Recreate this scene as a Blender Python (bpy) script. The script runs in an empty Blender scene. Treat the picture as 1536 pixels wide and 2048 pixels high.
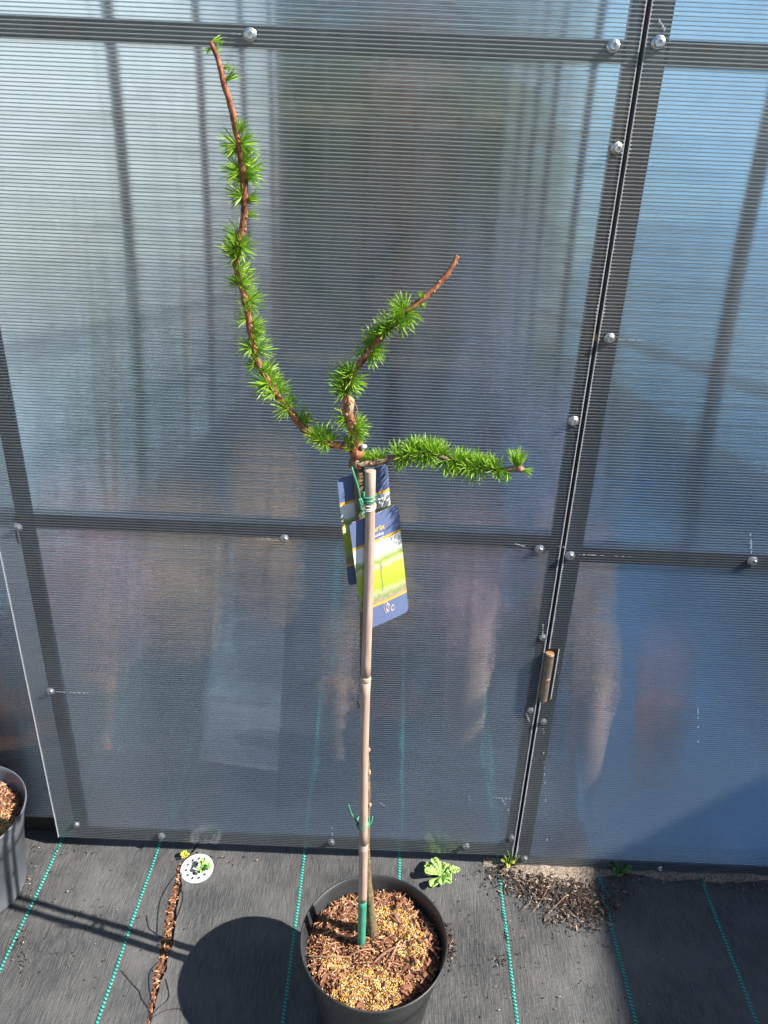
import bpy, bmesh, math, random
from mathutils import Vector, Matrix, noise
random.seed(7)
R = math.radians
SC = bpy.context.scene
COL = SC.collection

# ------------------------------------------------------------------ camera, sky, sun, exposure
CAM_H, PITCH, ROLL, FPX = 1.568, R(26.5), R(2.4), 1580.0      # focal length in photo pixels (1536 wide)
WALL_Y = 1.30                                                  # distance of the door sheet
SUN_EL, SUN_AZ = R(41), math.atan2(1.0, -0.255)                # azimuth clockwise from +Y
_f = Vector((0, math.cos(PITCH), -math.sin(PITCH))); _r0 = Vector((1, 0, 0)); _u0 = _r0.cross(_f)
CR = _r0 * math.cos(ROLL) + _u0 * math.sin(ROLL); CU = -_r0 * math.sin(ROLL) + _u0 * math.cos(ROLL)
cam = bpy.data.objects.new('camera', bpy.data.cameras.new('camera')); COL.objects.link(cam)
cam.data.sensor_fit = 'HORIZONTAL'; cam.data.sensor_width = 36; cam.data.lens = 36 * FPX / 1536
cam.data.clip_start = 0.02; cam.data.clip_end = 2000
m = Matrix((CR, CU, -_f)).transposed().to_4x4(); m.translation = (0, 0, CAM_H); cam.matrix_world = m
SC.camera = cam

world = bpy.data.worlds.new('World'); SC.world = world; world.use_nodes = True
wn = world.node_tree.nodes; wl = world.node_tree.links
sky = wn.new('ShaderNodeTexSky'); sky.sky_type = 'NISHITA'; sky.sun_disc = False
sky.sun_elevation = SUN_EL; sky.sun_rotation = SUN_AZ; sky.air_density = 1.0; sky.dust_density = 0.4
wl.new(sky.outputs[0], wn['Background'].inputs['Color']); wn['Background'].inputs['Strength'].default_value = 0.068
sun = bpy.data.objects.new('sun', bpy.data.lights.new('sun', 'SUN')); COL.objects.link(sun)
sun.data.energy = 5.0; sun.data.angle = R(0.53); sun.data.color = (1.0, 0.945, 0.87)
_sd = Vector((math.sin(SUN_AZ) * math.cos(SUN_EL), math.cos(SUN_AZ) * math.cos(SUN_EL), math.sin(SUN_EL)))
sun.rotation_euler = _sd.to_track_quat('Z', 'Y').to_euler()
SC.view_settings.view_transform = 'Standard'; SC.view_settings.look = 'None'
SC.view_settings.exposure = 1.35; SC.view_settings.gamma = 1.0
cy = SC.cycles
cy.max_bounces = 8; cy.transparent_max_bounces = 40; cy.diffuse_bounces = 2; cy.glossy_bounces = 3
cy.transmission_bounces = 8; cy.caustics_reflective = False; cy.caustics_refractive = False
cy.sample_clamp_indirect = 6.0; cy.use_denoising = True; cy.use_adaptive_sampling = True; cy.adaptive_threshold = 0.03

# ------------------------------------------------------------------ pixel -> place helpers
def ray(x, y): return _f * FPX + CR * (x - 768) + CU * (1024 - y)
def gnd(x, y, z=0.0):
    d = ray(x, y); return d * ((z - CAM_H) / d.z) + Vector((0, 0, CAM_H))
def dep(x, y, Y=WALL_Y):
    d = ray(x, y); return d * (Y / d.y) + Vector((0, 0, CAM_H))

# ------------------------------------------------------------------ object helpers
def link(name, me, parent=None, loc=None):
    o = bpy.data.objects.new(name, me); COL.objects.link(o)
    if parent is not None: o.parent = parent
    if loc is not None: o.location = loc
    return o
def tag(o, label=None, cat=None, group=None, kind=None):
    if label: o['label'] = label
    if cat: o['category'] = cat
    if group: o['group'] = group
    if kind: o['kind'] = kind
    return o
def empty(name, loc=(0, 0, 0), parent=None):
    o = bpy.data.objects.new(name, None); COL.objects.link(o); o.location = loc
    o.empty_display_size = .05
    if parent is not None: o.parent = parent
    return o
def mesh(name, verts, faces, mat=None, smooth=False):
    me = bpy.data.meshes.new(name); me.from_pydata([tuple(v) for v in verts], [], faces)
    if smooth:
        for p in me.polygons: p.use_smooth = True
    if mat: me.materials.append(mat)
    me.update(); return me
class MB:
    def __init__(s): s.v = []; s.f = []
    def box(s, x0, x1, y0, y1, z0, z1):
        n = len(s.v)
        s.v += [(x0,y0,z0),(x1,y0,z0),(x1,y1,z0),(x0,y1,z0),(x0,y0,z1),(x1,y0,z1),(x1,y1,z1),(x0,y1,z1)]
        s.f += [tuple(n+i for i in q) for q in ((0,3,2,1),(4,5,6,7),(0,1,5,4),(1,2,6,5),(2,3,7,6),(3,0,4,7))]
        return s
    def quad(s, a, b, c, d):
        n = len(s.v); s.v += [a, b, c, d]; s.f.append((n, n+1, n+2, n+3)); return s
    def tri(s, a, b, c):
        n = len(s.v); s.v += [a, b, c]; s.f.append((n, n+1, n+2)); return s
    def tube(s, pts, rad, n=8, cap=True, wob=0.0):
        pts = [Vector(p) for p in pts]; base = len(s.v); ref = Vector((0.31, 0.9, 0.2)).normalized()
        for i, p in enumerate(pts):
            t = (pts[min(i+1, len(pts)-1)] - pts[max(i-1, 0)])
            t = t.normalized() if t.length > 1e-9 else Vector((0, 0, 1))
            a = ref - t*ref.dot(t); a = a.normalized() if a.length > 1e-4 else t.orthogonal().normalized()
            b = t.cross(a); r = rad[i] if isinstance(rad, (list, tuple)) else rad
            for k in range(n):
                th = 2*math.pi*k/n; rr = r*(1 + wob*noise.noise(p*140 + Vector((k*1.7, 0, 0))))
                s.v.append(tuple(p + (a*math.cos(th) + b*math.sin(th))*rr))
            ref = a
        for i in range(len(pts)-1):
            for k in range(n):
                s.f.append((base+i*n+k, base+i*n+(k+1)%n, base+(i+1)*n+(k+1)%n, base+(i+1)*n+k))
        if cap:
            s.f.append(tuple(base+k for k in range(n))[::-1]); s.f.append(tuple(base+(len(pts)-1)*n+k for k in range(n)))
        return s
    def lathe(s, prof, n=48, c=(0, 0, 0)):
        base = len(s.v)
        for r, z in prof:
            for k in range(n):
                th = 2*math.pi*k/n; s.v.append((c[0]+r*math.cos(th), c[1]+r*math.sin(th), c[2]+z))
        for i in range(len(prof)-1):
            for k in range(n):
                s.f.append((base+i*n+k, base+i*n+(k+1)%n, base+(i+1)*n+(k+1)%n, base+(i+1)*n+k))
        return s
    def me(s, name, mat=None, smooth=False): return mesh(name, s.v, s.f, mat, smooth)
    def build(s, name, mat=None, parent=None, smooth=False, loc=None): return link(name, s.me(name, mat, smooth), parent, loc)
def smooth_path(pts, step):
    pts = [Vector(p) for p in pts]; out = []
    for i in range(len(pts)-1):
        p0, p1, p2, p3 = pts[max(i-1,0)], pts[i], pts[i+1], pts[min(i+2, len(pts)-1)]
        n = max(1, int((p2-p1).length/step))
        for k in range(n):
            t = k/n
            out.append(0.5*((2*p1)+(p2-p0)*t+(2*p0-5*p1+4*p2-p3)*t*t+(3*p1-p0-3*p2+p3)*t**3))
    out.append(pts[-1]); return out
def bevel(o, w, seg=2):
    b = o.modifiers.new('bevel', 'BEVEL'); b.width = w; b.segments = seg; b.limit_method = 'ANGLE'; return o

# ------------------------------------------------------------------ material helpers
class N:
    def __init__(s, name):
        s.m = bpy.data.materials.new(name); s.m.use_nodes = True; s.t = s.m.node_tree; s.t.nodes.clear()
        s.out = s.t.nodes.new('ShaderNodeOutputMaterial')
    def n(s, typ, **kw):
        nd = s.t.nodes.new('ShaderNode' + typ)
        for k, v in kw.items():
            if k.startswith('_'): setattr(nd, k[1:], v)
            else:
                key = k.replace('__', ' ')
                if key not in nd.inputs: key = int(key[1:]) if key[0] == 'i' and key[1:].isdigit() else key
                s.set(nd.inputs[key], v)
        return nd
    def set(s, inp, v):
        if hasattr(v, 'is_output') or isinstance(v, bpy.types.NodeSocket): s.t.links.new(v, inp)
        elif isinstance(v, bpy.types.Node): s.t.links.new(v.outputs[0], inp)
        else:
            if inp.type == 'RGBA' and len(v) == 3: v = (*v, 1)
            inp.default_value = v
    def coord(s, scale=(1, 1, 1), which='Object'):
        tc = s.n('TexCoord'); mp = s.n('Mapping', Scale=scale); s.t.links.new(tc.outputs[which], mp.inputs['Vector']); return mp.outputs[0]
    def noise(s, scale, detail=4, vec=None, rough=.55):
        nd = s.n('TexNoise', Scale=scale, Detail=detail, Roughness=rough)
        if vec is not None: s.set(nd.inputs['Vector'], vec)
        return nd.outputs[0]
    def ramp(s, fac, stops, interp='LINEAR'):
        nd = s.n('ValToRGB'); s.set(nd.inputs[0], fac); cr = nd.color_ramp; cr.interpolation = interp
        while len(cr.elements) < len(stops): cr.elements.new(0.5)
        for e, (p, c) in zip(cr.elements, stops):
            e.position = p; e.color = (*c, 1) if len(c) == 3 else c
        return nd.outputs[0]
    def mixc(s, fac, a, b, mode='MIX'):
        nd = s.n('Mix', _data_type='RGBA', _blend_type=mode)
        s.set(nd.inputs[0], fac); s.set(nd.inputs[6], a); s.set(nd.inputs[7], b); return nd.outputs[2]
    def math(s, op, a, b=0.0, clamp=False):
        nd = s.n('Math', _operation=op, _use_clamp=clamp); s.set(nd.inputs[0], a); s.set(nd.inputs[1], b); return nd.outputs[0]
    def bump(s, h, dist=.001, strength=1.0):
        nd = s.n('Bump', Strength=strength, Distance=dist); s.set(nd.inputs['Height'], h); return nd.outputs[0]
    def mixs(s, fac, a, b):
        nd = s.n('MixShader'); s.set(nd.inputs[0], fac); s.set(nd.inputs[1], a); s.set(nd.inputs[2], b); return nd.outputs[0]
    def pr(s, color, rough=.6, normal=None, metal=0.0, **kw):
        nd = s.n('BsdfPrincipled', Roughness=rough, Metallic=metal); s.set(nd.inputs['Base Color'], color)
        if normal is not None: s.set(nd.inputs['Normal'], normal)
        for k, v in kw.items(): s.set(nd.inputs[k.replace('__', ' ')], v)
        return nd.outputs[0]
    def done(s, sh): s.t.links.new(sh, s.out.inputs['Surface']); return s.m
def simple(name, c1, c2, scale=30, rough=.6, bump=.0005, metal=0.0, detail=5, bscale=None, **kw):
    k = N(name); co = k.coord(); nz = k.noise(scale, detail, co)
    c = k.ramp(nz, [(.35, c1), (.65, c2)])
    nb = k.bump(k.noise(bscale or scale*4, 3, co), bump) if bump else None
    return k.done(k.pr(c, rough, nb, metal, **kw))

M = {}
def build_materials():
    # --- twin-wall polycarbonate
    k = N('polycarbonate_skin')
    co = k.coord(); dirt = k.noise(3.0, 6, k.coord((14, 1, 2.2)))
    tr = k.n('BsdfTransparent', Color=(.95, .965, .97)).outputs[0]
    df = k.n('BsdfDiffuse', Color=(.62, .64, .66)).outputs[0]
    gl = k.n('BsdfGlossy', Color=(1, 1, 1), Roughness=.12).outputs[0]
    fz = k.math('POWER', k.n('LayerWeight', Blend=.35).outputs['Facing'], 3.0)
    fz = k.math('ADD', k.math('MULTIPLY', fz, .5), .045)
    hz = k.math('MULTIPLY', k.ramp(dirt, [(.35, (.15,)*3), (.8, (1,)*3)]), .014)
    M['skin'] = k.done(k.mixs(fz, k.mixs(hz, tr, df), gl))
    # inner skin: drawn lengthwise, so it smears what lies behind it up and down
    k = N('polycarbonate_inner_skin')
    geo = k.n('NewGeometry'); sep = k.n('SeparateXYZ'); k.t.links.new(geo.outputs['Position'], sep.inputs[0])
    nz = k.n('TexWhiteNoise', _noise_dimensions='1D'); k.set(nz.inputs['W'], k.math('FLOOR', k.math('MULTIPLY', sep.outputs[2], 12000.0)))
    nz2 = k.n('TexWhiteNoise', _noise_dimensions='1D'); k.set(nz2.inputs['W'], k.math('FLOOR', k.math('ADD', k.math('MULTIPLY', sep.outputs[2], 12000.0), 5000.5)))
    off = k.math('MULTIPLY', k.math('SUBTRACT', k.math('ADD', nz.outputs[0], nz2.outputs[0]), 1.0), 2.3)
    nv = k.n('CombineXYZ'); k.set(nv.inputs[2], off)
    add = k.n('VectorMath', _operation='ADD'); k.t.links.new(geo.outputs['Normal'], add.inputs[0]); k.t.links.new(nv.outputs[0], add.inputs[1])
    nrm = k.n('VectorMath', _operation='NORMALIZE'); k.t.links.new(add.outputs[0], nrm.inputs[0])
    rf = k.n('BsdfRefraction', Color=(.95, .965, .97), Roughness=.13, IOR=1.17); k.t.links.new(nrm.outputs[0], rf.inputs['Normal'])
    tr = k.n('BsdfTransparent', Color=(.95, .965, .97)).outputs[0]
    M['skin_in'] = k.done(k.mixs(.97, tr, rf.outputs[0]))
    k = N('polycarbonate_rib')
    tr = k.n('BsdfTransparent', Color=(.9, .93, .95)).outputs[0]
    tl = k.n('BsdfTranslucent', Color=(.75, .78, .8)).outputs[0]; df = k.n('BsdfDiffuse', Color=(.7, .72, .74)).outputs[0]
    gl = k.n('BsdfGlossy', Color=(.95, .97, 1), Roughness=.2).outputs[0]
    M['rib'] = k.done(k.mixs(.26, k.mixs(.035, tr, k.mixs(.6, tl, df)), gl))
    k = N('polycarbonate_rib_root')
    tr = k.n('BsdfTransparent', Color=(.9, .93, .95)).outputs[0]
    tl = k.n('BsdfTranslucent', Color=(.68, .73, .76)).outputs[0]; df = k.n('BsdfDiffuse', Color=(.45, .48, .52)).outputs[0]
    gl = k.n('BsdfGlossy', Color=(.95, .97, 1), Roughness=.25).outputs[0]
    M['rib_root'] = k.done(k.mixs(.06, k.mixs(.55, tr, k.mixs(.05, tl, df)), gl))
    for nm, sc, ad, tc_ in (('far_sheet', .10, .03, (.74, .79, .82)), ('dusty_sheet', .40, .42, (.90, .96, .97)), ('right_sheet', .10, .05, (.52, .76, .98))):
      k = N('polycarbonate_'+nm)
      nz = k.noise(2.0, 5, k.coord((3, 3, .6)))
      tr = k.n('BsdfTransparent', Color=tc_).outputs[0]
      tl = k.n('BsdfTranslucent', Color=(.66, .76, .80)).outputs[0]; df = k.n('BsdfDiffuse', Color=(.70, .76, .78)).outputs[0]
      f = k.math('ADD', k.math('MULTIPLY', nz, sc), ad)
      M[nm] = k.done(k.mixs(f, tr, k.mixs(.5, tl, df)))
    k = N('cut_edge'); df = k.n('BsdfDiffuse', Color=(.72, .74, .75)).outputs[0]; tl = k.n('BsdfTranslucent', Color=(.7, .72, .74)).outputs[0]
    M['edge'] = k.done(k.mixs(.4, df, tl))
    # --- metal
    k = N('painted_steel'); co = k.coord()
    rust = k.ramp(k.noise(9, 6, co), [(.60, (0,)*3), (.74, (1,)*3)])
    base = k.ramp(k.noise(30, 3, k.coord((1, 1, .12))), [(.3, (.085, .085, .10)), (.7, (.16, .155, .175))])
    c = k.mixc(rust, base, (.17, .075, .04)); M['steel'] = k.done(k.pr(c, .36, k.bump(k.noise(220, 3, co), .0002), .75))
    M['rust'] = simple('rusty_steel', (.20, .085, .035), (.33, .19, .09), 60, .8, .0006)
    k = N('zinc_screw'); M['zinc'] = k.done(k.pr(k.ramp(k.noise(300, 3, k.coord()), [(.3, (.34, .35, .36)), (.7, (.6, .61, .62))]), .30, None, .9))
    M['rubber'] = simple('black_rubber', (.012,)*3, (.02,)*3, 80, .7, .0002)
    k = N('hinge_steel'); z = k.n('SeparateXYZ'); k.t.links.new(k.n('TexCoord').outputs['Object'], z.inputs[0])
    c = k.mixc(k.ramp(k.noise(80, 4, k.coord()), [(.42, (0,)*3), (.62, (1,)*3)]), (.16, .165, .165), (.34, .22, .11))
    M['hinge'] = k.done(k.pr(c, .42, None, .55))
    # --- ground
    k = N('woven_ground_fabric'); co = k.coord()
    w1 = k.n('TexWave', _wave_type='BANDS', _bands_direction='X', Scale=95.0, Distortion=0.6); k.set(w1.inputs['Vector'], co)
    w2 = k.n('TexWave', _wave_type='BANDS', _bands_direction='Y', Scale=120.0, Distortion=0.6); k.set(w2.inputs['Vector'], co)
    wv = k.math('MULTIPLY', w1.outputs[0], w2.outputs[0])
    dust = k.ramp(k.noise(7, 8, co, .65), [(.36, (0,)*3), (.72, (1,)*3)])
    streak = k.noise(90, 4, k.coord((4.5, .30, 1)))
    big = k.ramp(k.noise(2.2, 3, co), [(.35, (.62,)*3), (.62, (1.05,)*3)])
    c = k.mixc(dust, (.036, .038, .041), (.108, .107, .105))
    c = k.mixc(1.0, c, big, 'MULTIPLY')
    c = k.mixc(k.math('MULTIPLY', k.ramp(streak, [(.4, (0,)*3), (.75, (1,)*3)]), .45), c, (.185, .182, .176))
    c = k.mixc(k.math('MULTIPLY', wv, .35), c, k.mixc(.5, c, (.02, .02, .022)))
    sp = k.ramp(k.noise(420, 2, co), [(.70, (0,)*3), (.76, (1,)*3)])
    c = k.mixc(k.math('MULTIPLY', sp, .6), c, (.34, .32, .29))
    h = k.math('ADD', k.math('MULTIPLY', streak, .9), k.math('MULTIPLY', k.noise(120, 5, co), .9))
    M['fabric'] = k.done(k.pr(c, .52, k.bump(h, .0016, .9), 0.0))
    M['shaded_fabric'] = simple('shaded_dark_fabric', (.014, .017, .021), (.03, .034, .04), 6, .5, .001)  # floor fabric with the indoor shade put into its colour
    k = N('teal_marker_yarn'); co = k.coord()
    M['stripe'] = k.done(k.pr(k.ramp(k.noise(200, 3, co), [(.3, (.03, .30, .25)), (.7, (.07, .50, .42))]), .5))
    M['stripe_dark'] = simple('dark_yarn', (.02, .06, .055), (.03, .09, .08), 200, .6, 0)
    M['earth'] = simple('open_ground', (.10, .085, .06), (.19, .16, .115), 4, .95, .01, bscale=25)
    k = N('loose_soil'); co = k.coord()
    M['soil'] = k.done(k.pr(k.ramp(k.noise(160, 6, co, .7), [(.3, (.035, .016, .010)), (.5, (.13, .055, .03)), (.72, (.30, .17, .10))]), .9, k.bump(k.noise(260, 4, co), .004)))
    k = N('sandy_soil'); co = k.coord()
    M['sand'] = k.done(k.pr(k.ramp(k.noise(180, 6, co, .7), [(.28, (.06, .045, .035)), (.5, (.24, .19, .145)), (.72, (.46, .40, .33))]), .95, k.bump(k.noise(300, 4, co), .004)))
    # --- plant
    k = N('larch_needle'); oi = k.n('ObjectInfo'); nz = k.noise(120, 2, k.coord())
    c = k.ramp(nz, [(.3, (.19, .39, .02)), (.7, (.50, .70, .08))])
    c = k.mixc(k.math('MULTIPLY', oi.outputs['Random'], .5), c, (.24, .46, .03))
    pr = k.pr(c, .42); tl = k.n('BsdfTranslucent'); k.set(tl.inputs[0], k.mixc(.5, c, (.42, .68, .05)))
    M['needle'] = k.done(k.mixs(.42, pr, tl.outputs[0]))
    def bark(nm, a, b, c, bs=260):
        k = N(nm); co = k.coord(); nz = k.noise(95, 6, co, .68)
        return k.done(k.pr(k.ramp(nz, [(.30, a), (.5, b), (.72, c)]), .72, k.bump(k.noise(bs, 5, k.coord((1, 1, .35))), .0022)))
    M['bark'] = bark('reddish_larch_bark', (.06, .018, .009), (.28, .095, .042), (.48, .23, .12))
    M['bark_old'] = bark('grey_brown_bark', (.05, .03, .02), (.20, .12, .075), (.36, .27, .19))
    M['bark_tan'] = bark('tan_bark', (.22, .12, .06), (.42, .27, .15), (.52, .38, .24))
    M['trunk'] = bark('olive_brown_bark', (.055, .036, .02), (.16, .115, .062), (.27, .215, .125))
    M['bud'] = simple('larch_bud', (.15, .06, .03), (.40, .22, .12), 200, .7, .001)
    k = N('bamboo'); co = k.coord((1, 1, .06)); 
    c = k.ramp(k.noise(260, 5, co, .6), [(.3, (.29, .20, .155)), (.5, (.41, .30, .24)), (.75, (.50, .39, .32))])
    c = k.mixc(k.math('MULTIPLY', k.ramp(k.noise(40, 5, k.coord()), [(.5, (0,)*3), (.75, (1,)*3)]), .35), c, (.33, .25, .19))
    M['bamboo'] = k.done(k.pr(c, .38, k.bump(k.noise(400, 3, co), .0003)))
    M['bamboo_node'] = simple('bamboo_node', (.36, .25, .18), (.60, .48, .38), 200, .6, .0006)
    M['green_tip'] = simple('green_dipped_tip', (.035, .23, .145), (.055, .31, .20), 60, .4, .0003)
    M['tie'] = simple('green_tie_wire', (.03, .16, .09), (.07, .26, .15), 80, .35, 0)
    M['pale_tie'] = simple('pale_grafting_band', (.55, .50, .45), (.72, .66, .60), 80, .4, 0)
    M['root'] = simple('dry_root', (.18, .09, .05), (.40, .24, .16), 80, .8, .0005)
    k = N('black_pot_plastic'); co = k.coord()
    c = k.ramp(k.noise(14, 6, co), [(.35, (.016, .017, .019)), (.75, (.05, .052, .055))])
    M['pot'] = k.done(k.pr(c, k.ramp(k.noise(20, 4, co), [(.3, (.36,)*3), (.7, (.55,)*3)]), k.bump(k.noise(30, 3, co), .0008)))
    k = N('grey_pot_plastic'); co = k.coord()
    c = k.ramp(k.noise(14, 6, co), [(.35, (.085, .095, .115)), (.75, (.15, .165, .19))])
    M['pot_grey'] = k.done(k.pr(c, .42, k.bump(k.noise(30, 3, co), .0008)))
    def island(nm, stops, rough=.8):
        k = N(nm); g = k.n('NewGeometry'); return k.done(k.pr(k.ramp(g.outputs['Random Per Island'], stops), rough))
    M['chips'] = island('bark_shreds', [(0, (.08, .028, .014)), (.3, (.21, .075, .036)), (.55, (.32, .14, .07)), (.8, (.44, .24, .13)), (1, (.56, .38, .24))])
    M['grain'] = island('fertiliser_granules', [(0, (.56, .28, .04)), (.45, (.70, .42, .09)), (.8, (.76, .54, .20)), (1, (.78, .70, .50))], .5)
    M['perlite'] = island('white_grains', [(0, (.6, .56, .5)), (1, (.8, .78, .74))], .8)
    M['debris'] = island('dry_debris', [(0, (.014, .009, .007)), (.55, (.045, .028, .020)), (.85, (.15, .10, .068)), (1, (.42, .33, .25))], .9)
    M['chip'] = simple('bark_chip', (.12, .045, .025), (.30, .13, .07), 90, .8, .001)
    M['leaf'] = simple('weed_leaf', (.15, .32, .06), (.33, .50, .14), 60, .5, .0004)
    M['leaf_dark'] = simple('dark_weed_leaf', (.05, .15, .03), (.10, .24, .05), 60, .5, .0004)
    M['moss'] = simple('yellow_moss', (.30, .34, .03), (.52, .52, .10), 90, .8, .0006)
    M['white_plastic'] = simple('white_plastic', (.46, .46, .45), (.60, .60, .58), 40, .45, .0003)
    M['thread'] = simple('black_thread', (.012,)*3, (.03,)*3, 60, .6, 0)
    # --- label card, card-space coordinates u 0..1, v 0..1
    k = N('printed_label'); tc = k.n('TexCoord'); s = k.n('SeparateXYZ'); k.t.links.new(tc.outputs['UV'], s.inputs[0])
    u, v = s.outputs[0], s.outputs[1]
    nz = k.noise(7, 5, tc.outputs['UV']); nf = k.noise(26, 4, tc.outputs['UV'])
    vv = k.math('ADD', v, k.math('MULTIPLY', k.math('SUBTRACT', nz, .5), .10))
    scene_c = k.ramp(vv, [(.22, (.36, .27, .20)), (.255, (.20, .30, .10)), (.30, (.40, .47, .22)), (.34, (.36, .46, .05)), (.50, (.46, .52, .08)),
                          (.535, (.55, .52, .42)), (.56, (.56, .54, .14)), (.585, (.24, .34, .12)), (.625, (.46, .52, .28)), (.64, (.78, .80, .80)), (.9, (.80, .82, .84))])
    spk = k.ramp(nf, [(.50, (0,)*3), (.62, (1,)*3)])
    low = k.math('LESS_THAN', vv, .33); scene_c = k.mixc(k.math('MULTIPLY', k.math('MULTIPLY', spk, low), .6), scene_c, (.55, .35, .30))
    # tree trunk and hanging branch in the print
    wob = k.math('MULTIPLY', k.math('SUBTRACT', k.noise(9, 2, tc.outputs['UV']), .5), .16)
    du = k.math('ABSOLUTE', k.math('SUBTRACT', k.math('ADD', u, wob), .50))
    tk = k.math('MULTIPLY', k.math('LESS_THAN', du, .022), k.math('MULTIPLY', k.math('LESS_THAN', v, .56), k.math('GREATER_THAN', v, .30)))
    scene_c = k.mixc(k.math('MULTIPLY', tk, .65), scene_c, (.16, .19, .10))
    cl = k.math('MULTIPLY', k.math('GREATER_THAN', nf, .52), k.math('MULTIPLY', k.math('GREATER_THAN', u, .72), k.math('GREATER_THAN', v, .66)))
    scene_c = k.mixc(k.math('MULTIPLY', cl, .75), scene_c, (.18, .22, .22))
    band = k.ramp(v, [(0, (0, 0, 1)), (.185, (0, 1, 0)), (.207, (1, 0, 0)), (.755, (0, 1, 0)), (.78, (0, 0, 1))], 'CONSTANT')
    sb = k.n('SeparateColor'); k.t.links.new(band, sb.inputs[0])
    c = k.mixc(sb.outputs[1], k.mixc(sb.outputs[0], (.125, .165, .30), scene_c), (.80, .42, .05))
    M['card'] = k.done(k.pr(c, .28))
    M['card_back'] = simple('card_edge', (.66,)*3, (.74,)*3, 30, .5, 0)
    M['ink_orange'] = simple('orange_ink', (.80, .46, .10), (.84, .5, .14), 30, .5, 0)
    M['ink_white'] = simple('white_ink', (.78,)*3, (.82,)*3, 30, .5, 0)
    M['ink_pink'] = simple('pale_pink_ink', (.74, .55, .48), (.78, .60, .52), 30, .5, 0)
    # --- beyond
    k = N('pale_blue_film'); df = k.n('BsdfDiffuse', Color=(.45, .66, .76)).outputs[0]; tl = k.n('BsdfTranslucent', Color=(.50, .76, .90)).outputs[0]
    M['film'] = k.done(k.mixs(.65, df, tl))
    M['terracotta'] = simple('pale_terracotta', (.62, .25, .15), (.78, .40, .26), 18, 1.0, .001)
    M['barrel'] = simple('blue_groundsheet_plastic', (.15, .42, .66), (.19, .50, .74), 8, .4, .0006)
    M['sunlit'] = simple('sunlit_floor_grey', (.12, .12, .125), (.17, .17, .17), 20, .9, .001)  # pale grey standing for sunlight on the floor
    M['shed_wall'] = simple('brown_shed_board', (.16, .10, .065), (.22, .14, .09), 12, .8, .001)
    M['shed_roof'] = simple('dark_roof_felt', (.05, .05, .052), (.09, .09, .092), 40, .9, .002)
    M['timber'] = simple('grey_timber', (.16, .12, .09), (.25, .19, .14), 30, .8, .001)
    def foliage(nm, a, b, tr=.25):
        k = N(nm); g = k.n('NewGeometry'); c = k.ramp(g.outputs['Random Per Island'], [(0, a), (1, b)])
        t = k.n('BsdfTranslucent'); k.set(t.inputs[0], c); d = k.n('BsdfDiffuse'); k.set(d.inputs[0], c)
        return k.done(k.mixs(tr, d.outputs[0], t.outputs[0]))
    M['fol_green'] = foliage('green_foliage', (.03, .075, .02), (.08, .17, .04))
    M['fol_dark'] = foliage('dark_foliage', (.018, .035, .016), (.045, .08, .03))
    M['fol_pink'] = foliage('pink_blossom', (.46, .18, .20), (.68, .40, .38))
    M['fol_orange'] = foliage('orange_foliage', (.55, .24, .12), (.72, .44, .26))
    M['fol_purple'] = foliage('purple_blossom', (.26, .22, .34), (.44, .40, .52))
    M['fol_grey'] = foliage('grey_green_foliage', (.12, .14, .12), (.26, .27, .25))
    M['fol_red'] = foliage('dull_red_foliage', (.16, .06, .06), (.27, .12, .11))
build_materials()

# ------------------------------------------------------------------ setting: ground and fabric
mb = MB(); mb.quad((-400, -400, -.06), (400, -400, -.06), (400, 400, -.06), (-400, 400, -.06))
g = mb.build('ground', M['earth']); tag(g, kind='structure')

SEAM = [gnd(x, y) for x, y in [(398,1690),(357,1738),(356,1770),(344,1812),(336,1874),(325,1923),(312,1972),(303,2021),(298,2048)]]
SEAM = [(p.y, p.x) for p in SEAM]; SEAM.sort()
def seam(y):
    if y >= SEAM[-1][0]: return SEAM[-1][1]
    if y <= SEAM[0][0]: return SEAM[0][1] - (SEAM[0][0]-y)*.12
    for (a, xa), (b, xb) in zip(SEAM, SEAM[1:]):
        if a <= y <= b: return xa + (xb-xa)*(y-a)/(b-a)
def seam_gap(y):
    if y > 1.315: return .0015
    c = (y-.9)/.4
    return .0035 + .010*max(0, math.sin(max(0, min(1, c))*math.pi))**1.2 + .004*noise.noise((y*37, 3, 0)) + .002*noise.noise((y*120, 9, 0))
def fh(x, y):
    n1 = noise.noise((x*6, y*3.0, 0)); n2 = noise.noise((x*19, y*13, 5)); n3 = noise.noise((x*62, y*30, 8))
    h = .0035*n1 + .0022*n2 + .0009*n3
    d = abs(x-seam(y)); h += .006*math.exp(-(d/.02)**2)*(1 if x > seam(y) else .5)
    # little puckers beside the pot
    px, py = x-.255, y-1.12
    h += .0022*math.exp(-(px*px+py*py)/.004)*math.sin((px*.85+py*.4)*330)
    return h
offs = [0, .002, .006] + [.012+.009*i for i in range(170)] + [1.65, 1.8, 2.1, 2.6, 3.2]
ys = [-3.5, -2, -1, -.3, .2, .5, .65] + [.72+.009*i for i in range(78)] + [1.46, 1.55, 1.7, 2, 2.4, 3, 4, 5, 6, 8, 10, 12.2]
def fabric(sgn, name):
    v = []; f = []; nx = len(offs)
    for y in ys:
        for o in offs:
            x = seam(y) + sgn*(seam_gap(y)*(1.0 if sgn > 0 else .8) + o)
            v.append((x, y, fh(x, y)))
    for j in range(len(ys)-1):
        for i in range(nx-1):
            q = (j*nx+i, j*nx+i+1, (j+1)*nx+i+1, (j+1)*nx+i)
            f.append(q if sgn > 0 else q[::-1])
    o = link(name, mesh(name, v, f, M['fabric'], True)); tag(o, kind='structure'); return o
fab_r = fabric(1, 'ground_fabric'); fab_l = fabric(-1, 'ground_fabric')

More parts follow.
